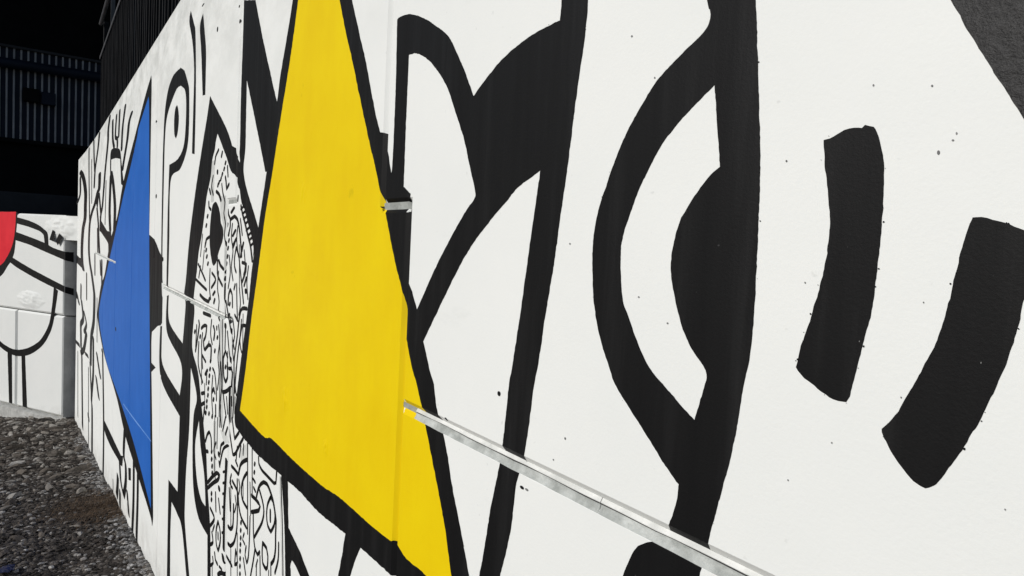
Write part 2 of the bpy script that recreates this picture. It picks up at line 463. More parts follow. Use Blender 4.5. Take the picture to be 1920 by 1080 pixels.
# ------------------------------------------------------------------ paint film
# outlines of the painted shapes in metres on the wall (x or distance along, z, corner flag)
MAIN_PAINT = [
 ('yellow_field','yellow',3,[[(-2.4943,2.7138,0),(-2.566,2.5248,0),(-2.6486,2.354,0),(-2.7121,2.218,0),(-2.7656,2.0961,0),(-2.8455,1.9371,0),(-2.9249,1.7241,0),(-3.015,1.493,0),(-3.091,1.252,0),(-3.172,1.05,1),(-2.7806,1.0341,0),(-2.6504,1.0552,0),(-2.3945,1.0498,0),(-2.0769,1.0535,0),(-1.9162,1.0672,0),(-1.6997,1.0691,0),(-1.5698,1.0742,0),(-1.5186,1.0816,0),(-1.4558,1.067,0),(-1.3786,1.0703,0),(-1.3513,1.0691,0),(-1.2079,1.0769,1),(-1.2382,1.119,0),(-1.2749,1.2108,0),(-1.3266,1.309,0),(-1.3779,1.4003,0),(-1.4105,1.4571,0),(-1.4437,1.5113,0),(-1.472,1.5458,0),(-1.5193,1.6368,0),(-1.5394,1.719,0),(-1.5983,1.8088,0),(-1.6664,1.9305,0),(-1.7071,1.9934,0),(-1.7497,2.0643,0),(-1.7932,2.1317,0),(-1.8861,2.286,0),(-1.9503,2.3954,0),(-2.001,2.4743,0),(-2.0716,2.5998,0),(-2.218,2.8616,0),(-2.352,3.095,1),(-2.4271,2.8983,0)]]),
 ('black_outline','black',1,[[(-2.5624,2.7322,0),(-2.6274,2.601,0),(-2.6908,2.4828,0),(-2.7239,2.3917,0),(-2.7953,2.2262,0),(-2.8458,2.1184,0),(-2.9448,1.8999,0),(-3.03,1.719,0),(-3.079,1.55,0),(-3.187,1.269,0),(-3.25,1.087,0),(-3.271,1.016,0),(-3.254,0.961,0),(-3.18,0.95,0),(-3.104,0.942,0),(-3.009,0.939,0),(-2.8406,0.9342,0),(-2.5891,0.9469,0),(-2.4961,0.9527,0),(-2.4295,0.9554,0),(-2.2867,0.9606,0),(-2.0977,0.9572,0),(-1.8501,0.9757,0),(-1.7404,0.9792,0),(-1.5613,0.9868,0),(-1.5129,0.9895,0),(-1.3453,1.0055,0),(-1.1331,1.0324,1),(-1.1106,1.0612,1),(-1.1654,1.151,0),(-1.2117,1.242,0),(-1.2563,1.3228,0),(-1.2872,1.3954,0),(-1.3365,1.4697,0),(-1.36,1.5276,0),(-1.3843,1.5612,0),(-1.4196,1.6198,0),(-1.4601,1.693,0),(-1.4899,1.7339,0),(-1.5231,1.7716,0),(-1.5512,1.8746,0),(-1.598,1.9708,0),(-1.6351,2.0211,0),(-1.6565,2.0716,0),(-1.6907,2.1456,1),(-1.7227,2.1535,1),(-1.7647,2.2169,0),(-1.8383,2.358,0),(-1.8943,2.45,0),(-1.968,2.5718,0),(-2.1274,2.8299,0),(-2.3645,3.2681,1),(-2.4802,2.9536,0)]]),
 ('black_diagonal','black',2,[[(-3.322,2.937,1),(-3.108,2.879,1),(-2.9464,2.6567,0),(-2.8085,2.483,0),(-2.7306,2.3865,1),(-2.6662,2.387,1),(-2.7372,2.1785,0),(-2.8458,2.1184,1),(-2.866,2.1197,1),(-2.9623,2.2427,0),(-3.219,2.555,1),(-3.21,2.267,0),(-3.217,2.118,0),(-2.962,1.8999,0),(-2.9488,1.8592,0),(-3.032,1.742,1),(-3.016,1.796,0),(-3.064,1.858,0),(-3.136,1.917,0),(-3.2,1.973,0),(-3.253,2.003,0),(-3.301,2.069,0),(-3.327,2.085,0),(-3.304,2.178,0),(-3.322,2.241,0),(-3.316,2.278,0),(-3.323,2.512,0),(-3.315,2.79,0),(-3.314,3.294,1),(-3.419,3.331,1)]]),
 ('black_triangle_outline','black',3,[[(-4.033,2.611,1),(-3.774,2.474,0),(-3.667,2.417,0),(-3.565,2.357,0),(-3.471,2.285,1),(-3.387,2.265,1),(-3.372,2.228,0),(-3.327,2.202,0),(-3.25,2.15,0),(-3.291,2.064,1),(-3.301,2.069,0),(-3.327,2.085,0),(-3.382,2.133,0),(-3.485,2.165,0),(-3.578,2.232,0),(-3.65,2.278,0),(-3.744,2.339,0),(-3.814,2.38,1),(-3.856,2.339,0),(-3.87,2.304,0),(-3.932,2.25,0),(-3.957,2.168,0),(-4.0,2.118,0),(-4.058,2.055,0),(-4.148,1.876,0),(-4.249,1.736,0),(-4.292,1.624,0),(-4.371,1.455,0),(-4.333,1.388,0),(-4.377,1.166,0),(-4.172,1.04,0),(-4.039,0.859,0),(-3.995,0.803,0),(-3.933,0.713,0),(-3.892,0.655,0),(-3.861,0.565,0),(-3.818,0.448,0),(-3.781,0.378,0),(-3.742,0.294,0),(-3.732,0.256,0),(-3.696,0.037,0),(-3.662,-0.239,1),(-3.74,-0.279,1),(-3.776,0.002,0),(-3.803,0.219,1),(-3.817,0.217,0),(-4.066,0.225,0),(-4.223,0.33,0),(-4.285,0.538,0),(-4.28,0.763,0),(-4.197,0.897,0),(-4.403,1.034,1),(-4.408,0.666,0),(-4.474,0.389,0),(-4.493,0.145,0),(-4.47,0.023,0),(-4.289,-0.224,0),(-4.142,-0.418,1),(-4.239,-0.467,1),(-4.386,-0.267,0),(-4.579,-0.039,0),(-4.79,-0.008,0),(-4.997,-0.009,1),(-5.016,-0.239,0),(-4.986,-0.531,0),(-4.946,-0.893,1),(-5.092,-0.968,1),(-5.122,-0.591,0),(-5.149,0.101,1),(-4.768,0.139,1),(-4.755,0.651,1),(-4.786,0.651,0),(-5.635,0.751,0),(-5.705,1.125,1),(-5.61,1.141,1),(-5.558,0.866,0),(-4.773,0.783,1),(-4.741,0.996,0),(-5.371,1.127,0),(-5.408,1.385,1),(-5.323,1.4,1),(-5.272,1.213,0),(-4.71,1.137,1),(-4.637,1.394,0),(-4.702,1.443,0),(-4.641,1.57,0),(-4.561,1.808,0),(-4.403,2.091,0),(-4.211,2.366,0),(-4.113,2.49,0)],[(-4.116,0.776,1),(-4.208,0.603,0),(-4.136,0.428,0),(-3.999,0.353,0),(-3.871,0.356,1),(-3.928,0.512,0),(-4.052,0.645,0)]]),
 ('black_letter_loop','black',2,[[(-5.758,2.519,0),(-5.711,2.746,0),(-5.575,2.891,0),(-5.341,2.957,0),(-5.03,2.954,1),(-4.881,2.908,1),(-4.741,2.805,0),(-4.684,2.729,0),(-4.669,2.478,0),(-4.748,2.362,0),(-4.968,2.273,0),(-5.354,2.214,0),(-5.355,1.794,0),(-5.367,1.447,1),(-5.442,1.441,1),(-5.458,1.987,0),(-5.433,2.337,1),(-5.053,2.352,0),(-4.835,2.428,0),(-4.783,2.62,0),(-4.831,2.763,0),(-5.013,2.831,1),(-5.208,2.831,0),(-5.551,2.724,0),(-5.661,2.589,0),(-5.681,2.272,0),(-5.678,1.789,0),(-5.644,1.466,1),(-5.713,1.461,1),(-5.747,1.787,0),(-5.764,2.277,0)]]),
 ('black_letter_spot','black',2,[[(-5.149,2.724,1),(-5.089,2.686,0),(-5.057,2.61,0),(-5.099,2.526,0),(-5.162,2.496,1),(-5.235,2.534,0),(-5.259,2.625,0),(-5.225,2.705,0)]]),
 ('black_tick','black',2,[[(-4.697,3.243,1),(-4.574,3.131,0),(-4.523,3.071,0),(-4.476,2.839,0),(-4.455,2.613,0),(-4.452,2.329,1),(-4.541,2.34,1),(-4.534,2.625,0),(-4.538,2.85,0),(-4.614,3.027,0),(-4.745,3.189,0)]]),
 ('black_tick','black',2,[[(-4.292,3.123,1),(-4.231,3.003,0),(-4.176,2.872,0),(-4.169,2.638,1),(-4.247,2.647,1),(-4.319,2.901,0),(-4.381,3.069,0)]]),
 ('black_half_disc','black',2,[[(-6.451,1.82,1),(-6.116,1.781,0),(-5.832,1.695,0),(-5.728,1.657,0),(-5.691,1.504,0),(-5.616,1.185,0),(-5.861,1.106,0),(-6.159,1.024,1),(-6.179,0.942,0),(-6.152,0.768,1),(-5.9,0.772,1),(-6.14,0.694,1),(-6.067,0.43,0),(-5.888,-0.312,0),(-5.866,-0.457,0),(-5.918,-0.529,1),(-6.091,-0.472,0),(-7.191,-0.403,0),(-8.076,-0.339,0),(-8.869,-0.187,0),(-9.369,-0.119,0),(-11.22,0.068,0),(-12.403,0.355,0),(-12.569,0.534,0),(-11.958,0.967,0),(-11.265,1.189,0),(-10.718,1.517,0),(-10.327,1.725,0),(-9.43,2.014,0),(-8.785,2.383,0),(-7.712,2.781,0),(-6.973,3.046,0),(-6.575,3.166,1),(-6.502,3.131,0),(-6.483,2.68,0)]]),
 ('blue_field','blue',3,[[(-6.726,3.008,1),(-7.385,2.832,0),(-7.483,2.766,0),(-8.032,2.512,0),(-8.673,2.262,0),(-9.411,1.917,0),(-10.098,1.607,0),(-10.891,1.249,0),(-11.717,0.881,0),(-12.213,0.571,0),(-12.112,0.389,0),(-11.567,0.214,0),(-10.626,0.012,0),(-9.199,-0.072,0),(-8.382,-0.115,0),(-7.223,-0.216,0),(-6.103,-0.393,0),(-6.0,-0.417,1),(-6.01,-0.353,0),(-6.191,0.492,0),(-6.408,1.549,0),(-6.551,2.461,0),(-6.649,2.974,0)]]),
 ('pale_scratch','paleblue',4,[[(-8.335,-0.051,1),(-7.497,0.015,0),(-6.086,0.132,0),(-6.052,0.128,1),(-7.494,-0.001,0),(-8.333,-0.062,0)]]),
 ('black_stripe','black',2,[[(-2.5176,0.9605,1),(-2.4295,0.9554,1),(-2.4069,0.8064,0),(-2.3918,0.786,0),(-2.2708,0.7551,0),(-2.1631,0.7118,0),(-1.8554,0.5983,1),(-1.9241,0.5609,1),(-2.2559,0.6709,0),(-2.3555,0.6868,1),(-2.3683,0.6574,0),(-2.3585,0.6257,0),(-2.331,0.3993,1),(-2.3922,0.3673,1),(-2.4237,0.597,0),(-2.4578,0.7875,0)]]),
 ('black_branch','black',2,[[(-1.8589,0.9772,1),(-1.9052,0.8253,0),(-1.9944,0.5932,1),(-1.8787,0.653,1),(-1.8097,0.8673,0),(-1.7372,0.9867,0),(-1.695,1.022,1)]]),
 ('black_leaf_arch','black',2,[[(-1.6425,2.4336,0),(-1.6333,2.4368,0),(-1.5956,2.4341,0),(-1.5557,2.4253,0),(-1.505,2.4061,0),(-1.4394,2.3736,0),(-1.3668,2.3298,0),(-1.3215,2.281,0),(-1.2801,2.23,0),(-1.242,2.1746,1),(-1.198,2.2007,0),(-1.1357,2.232,0),(-1.0581,2.2535,0),(-1.004,2.2607,0),(-0.9577,2.2638,1),(-0.9563,2.2989,0),(-0.9587,2.4108,0),(-0.9612,2.5402,1),(-0.8887,2.509,1),(-0.8852,2.3767,0),(-0.8835,2.2792,0),(-0.8865,2.2204,0),(-0.8992,2.1275,0),(-0.9111,2.0188,0),(-0.9154,1.9847,0),(-0.9264,1.9071,0),(-0.9353,1.8365,0),(-0.9537,1.7284,0),(-0.9679,1.6344,0),(-0.9749,1.603,0),(-0.9866,1.5091,0),(-0.9958,1.4583,0),(-1.0148,1.3973,0),(-1.0259,1.3013,0),(-1.0521,1.2009,0),(-1.0854,1.0741,1),(-1.1751,1.0164,1),(-1.1253,1.1767,0),(-1.098,1.3227,0),(-1.0795,1.3982,0),(-1.0679,1.4592,0),(-1.0553,1.5873,0),(-1.0491,1.6201,0),(-1.0294,1.7373,0),(-1.0126,1.8575,0),(-0.9929,1.9894,0),(-0.9921,1.9992,1),(-1.0625,1.9699,0),(-1.0968,1.9462,0),(-1.1512,1.9086,0),(-1.2152,1.859,0),(-1.2704,1.8037,0),(-1.342,1.7175,0),(-1.405,1.6386,0),(-1.4196,1.6198,0),(-1.4348,1.6046,1),(-1.4787,1.6778,1),(-1.4601,1.693,0),(-1.3846,1.7889,0),(-1.3163,1.8652,0),(-1.2523,1.9278,0),(-1.2176,1.9555,0),(-1.2196,1.9771,0),(-1.2462,2.031,0),(-1.2738,2.0875,0),(-1.3193,2.1549,0),(-1.3637,2.2177,0),(-1.4302,2.275,0),(-1.4874,2.3089,0),(-1.5346,2.3264,1),(-1.5642,2.3272,1),(-1.5648,2.1757,0),(-1.5629,1.9967,1),(-1.5219,1.9775,1),(-1.5244,1.9417,0),(-1.5181,1.8443,0),(-1.5231,1.7716,0),(-1.5191,1.7611,1),(-1.5886,1.8742,0),(-1.6524,2.0291,0),(-1.6371,2.0422,0),(-1.6348,2.2539,0)]]),
 ('black_eye_outline','black',2,[[(-0.629,2.2106,0),(-0.6231,2.1945,0),(-0.6235,2.178,0),(-0.6318,2.1675,0),(-0.6559,2.153,0),(-0.6841,2.136,0),(-0.7135,2.1158,0),(-0.7464,2.0785,0),(-0.7743,2.0408,0),(-0.7981,1.9948,0),(-0.8105,1.9654,0),(-0.8264,1.9267,0),(-0.8351,1.8763,0),(-0.8331,1.8229,0),(-0.8222,1.7586,0),(-0.8022,1.7078,0),(-0.7785,1.6676,0),(-0.7642,1.6442,0),(-0.7256,1.6097,0),(-0.6846,1.5758,0),(-0.647,1.5428,0),(-0.6224,1.5259,1),(-0.6257,1.4941,0),(-0.6376,1.4557,0),(-0.6481,1.4339,1),(-0.6704,1.4218,0),(-0.686,1.4115,0),(-0.6995,1.3985,0),(-0.712,1.3703,0),(-0.7206,1.3468,0),(-0.7459,1.2471,0),(-0.7681,1.1356,1),(-0.6007,1.2339,1),(-0.5832,1.3688,0),(-0.5671,1.4522,0),(-0.5597,1.4926,0),(-0.541,1.5798,0),(-0.5324,1.6376,0),(-0.527,1.6907,0),(-0.5231,1.7125,0),(-0.5197,1.748,0),(-0.52,1.8194,0),(-0.5222,1.8929,0),(-0.525,1.9544,0),(-0.5291,2.0044,0),(-0.5391,2.0967,0),(-0.5508,2.1895,0),(-0.564,2.2816,0),(-0.5865,2.4061,1),(-0.6839,2.4504,1),(-0.6431,2.302,0)],[(-0.6071,2.0899,1),(-0.6357,2.0703,0),(-0.6665,2.0466,0),(-0.6976,2.0166,0),(-0.7194,1.9834,0),(-0.7359,1.9559,0),(-0.7522,1.9193,0),(-0.7674,1.8774,0),(-0.7688,1.8519,0),(-0.7632,1.8013,0),(-0.7549,1.774,0),(-0.7372,1.7447,0),(-0.7148,1.7095,0),(-0.6927,1.6827,0),(-0.6645,1.6637,0),(-0.6219,1.6358,0),(-0.6029,1.6249,1),(-0.5902,1.673,0),(-0.5895,1.6971,0),(-0.616,1.7244,0),(-0.638,1.7567,0),(-0.6557,1.8015,0),(-0.6637,1.8353,0),(-0.6623,1.8666,0),(-0.6541,1.9,0),(-0.6396,1.925,0),(-0.6225,1.947,0),(-0.6031,1.9674,0),(-0.5889,1.9773,1),(-0.6016,2.0551,0)]]),
 ('black_brush_mark','black',2,[[(-0.4426,1.9982,1),(-0.4348,1.9992,0),(-0.4189,2.0067,0),(-0.4067,2.0089,0),(-0.3981,2.0073,1),(-0.3948,2.0104,1),(-0.3857,2.007,1),(-0.3795,1.9952,0),(-0.3733,1.9754,0),(-0.3696,1.9501,0),(-0.3689,1.9344,0),(-0.3679,1.9018,0),(-0.3686,1.8531,0),(-0.3715,1.8037,0),(-0.3801,1.7492,0),(-0.388,1.7037,0),(-0.3917,1.6962,1),(-0.4068,1.696,0),(-0.4258,1.7047,0),(-0.4472,1.7167,0),(-0.4556,1.7257,1),(-0.4519,1.7485,0),(-0.4404,1.7927,0),(-0.4295,1.8469,0),(-0.4273,1.8921,0),(-0.4321,1.9339,0),(-0.4376,1.9622,0),(-0.4409,1.9855,0)]]),
 ('black_brush_mark','black',2,[[(-0.2813,1.9061,1),(-0.2684,1.9049,0),(-0.2534,1.9002,0),(-0.2376,1.8937,0),(-0.2255,1.8863,1),(-0.2258,1.8597,0),(-0.2325,1.8293,0),(-0.2371,1.7867,0),(-0.25,1.7355,0),(-0.2662,1.6877,0),(-0.2844,1.646,0),(-0.2941,1.6306,0),(-0.3023,1.6257,1),(-0.3141,1.6288,0),(-0.3333,1.6472,0),(-0.3472,1.6664,0),(-0.3502,1.6756,1),(-0.3348,1.6987,0),(-0.3173,1.7408,0),(-0.3031,1.78,0),(-0.2964,1.8143,0),(-0.2911,1.851,0),(-0.2861,1.8838,0)]]),
 ('black_field','coarseblack',2,[[(-0.318,2.1267,0),(-0.301,2.0944,0),(-0.2864,2.0683,0),(-0.2692,2.0379,0),(-0.2556,2.014,0),(-0.2459,1.9982,0),(-0.2139,1.9497,0),(-0.1773,1.9082,1),(-0.2013,2.2129,1),(-0.4085,2.3021,1),(-0.353,2.1966,0)]]),
 ('black_cap','black',2,[[(-10.526,2.898,0),(-10.074,2.898,1),(-9.379,2.822,1),(-9.168,2.759,0),(-8.939,2.553,0),(-8.655,2.326,1),(-9.033,2.381,1),(-9.193,2.683,1),(-9.832,2.744,0),(-10.443,2.774,1),(-10.415,2.557,1),(-10.586,2.567,1),(-10.631,2.785,0)]]),
 ('black_wedge','black',2,[[(-12.896,2.446,1),(-12.7,2.404,0),(-12.955,2.16,1),(-13.089,2.181,0),(-13.38,2.286,1),(-14.21,2.156,1),(-13.662,2.312,0)]]),
 ('black_wedge','black',2,[[(-12.437,2.049,1),(-12.074,1.971,0),(-10.92,1.823,1),(-10.474,1.819,1),(-10.605,2.035,1),(-10.352,2.046,1),(-10.255,1.778,0),(-10.119,1.711,0),(-10.584,1.514,1),(-10.672,1.511,1),(-10.695,1.62,0),(-10.889,1.675,0),(-12.033,1.791,0),(-12.295,1.839,0)]]),
 ('black_band_end','black',2,[[(-21.871,1.168,1),(-19.312,1.135,0),(-18.242,1.127,0),(-17.005,0.948,1),(-21.096,0.939,1)]]),
 ('black_band_end','black',2,[[(-21.553,0.267,1),(-19.705,0.197,0),(-18.984,0.11,1),(-20.788,0.043,0)]]),
 ('black_arm','black',2,[[(-10.945,-0.856,1),(-10.631,-0.833,0),(-9.727,-0.764,0),(-8.476,-0.676,1),(-8.231,-0.612,1),(-8.299,-0.751,1),(-8.559,-0.801,0),(-8.814,-0.817,0),(-9.821,-0.935,0),(-10.789,-0.986,0)]]),
 ('black_dash','black',2,[[(-7.715,-0.587,1),(-7.476,-0.521,1),(-7.455,-0.639,1),(-7.669,-0.701,1)]]),
 ('black_blob','black',2,[[(-3.822,2.025,1),(-3.782,2.015,0),(-3.733,1.989,0),(-3.697,1.955,0),(-3.674,1.911,0),(-3.63,1.888,0),(-3.611,1.852,0),(-3.634,1.814,0),(-3.705,1.762,0),(-3.749,1.719,0),(-3.777,1.698,0),(-3.82,1.685,1),(-3.863,1.694,0),(-3.92,1.756,0),(-3.948,1.819,0),(-3.94,1.912,0),(-3.916,1.977,0),(-3.888,2.01,0)]]),
 ('grey_wash','greywash',1,[[(-3.932,2.247,1),(-3.85,2.246,1),(-3.866,2.162,0),(-3.863,2.026,1),(-3.931,2.022,1),(-3.958,2.124,0)]]),
 ('grey_wash','greywash',1,[[(-3.709,2.049,1),(-3.575,2.049,1),(-3.557,1.906,0),(-3.585,1.839,1),(-3.647,1.851,1),(-3.616,1.892,0),(-3.686,1.961,0)]]),
 ('grey_wash','greywash',1,[[(-3.644,1.413,1),(-3.559,1.429,1),(-3.526,1.158,0),(-3.506,0.891,1),(-3.614,0.864,1),(-3.623,1.14,0)]]),
 ('grey_wash','greywash',1,[[(-3.563,0.86,1),(-3.422,0.885,1),(-3.383,0.843,1),(-3.472,0.813,1)]]),
 ('grey_wash','greywash',1,[[(-3.732,0.864,1),(-3.667,0.879,1),(-3.646,0.602,0),(-3.694,0.559,1)]]),
 ('grey_wash','greywash',1,[[(-3.582,1.812,1),(-3.523,1.813,1),(-3.534,1.614,0),(-3.578,1.583,1)]]),
 ('grey_wash','greywash',1,[[(-3.15,0.868,1),(-3.023,0.94,1),(-3.014,0.865,1),(-3.124,0.814,1)]]),
 ('grey_wash','greywash',1,[[(-2.5365,0.9422,1),(-2.5094,0.9486,1),(-2.4429,0.5886,1),(-2.4689,0.5771,1)]]),
]
WING_PAINT = [
 ('red_field','red',3,[[(5.199,2.191,1),(3.373,2.172,0),(2.6339,2.1889,1),(2.6632,1.7326,0),(2.776,1.3026,0),(3.044,0.925,0),(3.352,0.688,0),(4.247,0.306,0),(5.182,0.169,1)]]),
 ('black_ring','black',1,[[(5.199,2.206,1),(3.373,2.187,0),(2.5612,2.1762,1),(2.6022,1.7144,0),(2.7131,1.0297,0),(3.04,0.647,0),(3.348,0.378,0),(4.243,-0.041,0),(5.179,-0.186,1)]]),
 ('black_hook','black',2,[[(2.6804,2.0581,1),(2.0211,1.9616,0),(1.6341,1.8643,0),(1.379,1.756,0),(1.2265,1.6495,0),(1.189,1.3574,1),(1.3483,1.3505,1),(1.3989,1.601,1),(1.5616,1.6935,0),(2.0181,1.7912,0),(2.6777,1.8851,1)]]),
 ('black_band','black',3,[[(2.6741,1.6542,1),(2.0137,1.5352,0),(1.3332,1.3974,0),(0.9842,1.287,0),(0.4937,1.2089,1),(0.4889,0.9887,1),(0.9803,1.0936,0),(1.4878,1.2035,0),(2.0099,1.3216,0),(2.6705,1.423,1)]]),
 ('black_band','black',2,[[(2.7606,0.9401,1),(1.9993,0.7078,0),(1.2176,0.5001,0),(0.4743,0.3127,1),(0.4707,0.1468,1),(0.9632,0.2505,0),(1.7712,0.4504,0),(2.5495,0.6758,0),(2.9061,0.8158,1)]]),
 ('black_bowl','black',3,[[(0.7598,0.1812,1),(0.8616,-0.3164,0),(0.9445,-0.6753,0),(1.1081,-1.0091,0),(1.4464,-1.3649,0),(1.9704,-1.6393,0),(2.5112,-1.7373,0),(2.9434,-1.6902,0),(3.322,-1.568,0),(3.837,-1.321,0),(4.207,-0.902,1),(3.998,-0.853,1),(3.684,-1.185,0),(3.324,-1.404,0),(2.9458,-1.5272,0),(2.575,-1.568,0),(2.0925,-1.4785,0),(1.6228,-1.2762,0),(1.3371,-1.0321,0),(1.1144,-0.6911,0),(1.0095,-0.2586,0),(0.941,0.2661,1)]]),
 ('black_leg','black',2,[[(2.9695,-1.604,1),(2.7584,-1.6251,1),(2.7238,-3.0897,1),(2.873,-3.0814,1)]]),
 ('black_leg','black',2,[[(2.331,-1.607,1),(2.1625,-1.5881,1),(2.0407,-3.1081,1),(2.246,-3.0941,1)]]),
 ('black_dash','black',2,[[(0.9489,1.7567,1),(0.8586,1.7183,1),(0.9091,1.453,1),(1.0785,1.4947,1)]]),
 ('black_dash','black',2,[[(0.6667,1.6755,1),(0.5456,1.5782,1),(0.7176,1.3573,1),(0.8178,1.4706,1)]]),
]
RETURN_PAINT = [
 ('black_band','black',1,[[(0.0033,1.2088,1),(0.1952,1.2037,1),(0.1984,0.9407,1),(0.0059,0.9884,1)]]),
 ('black_band','black',1,[[(0.0136,0.3112,1),(0.2066,0.2601,1),(0.2088,0.0789,1),(0.0154,0.1449,1)]]),
]
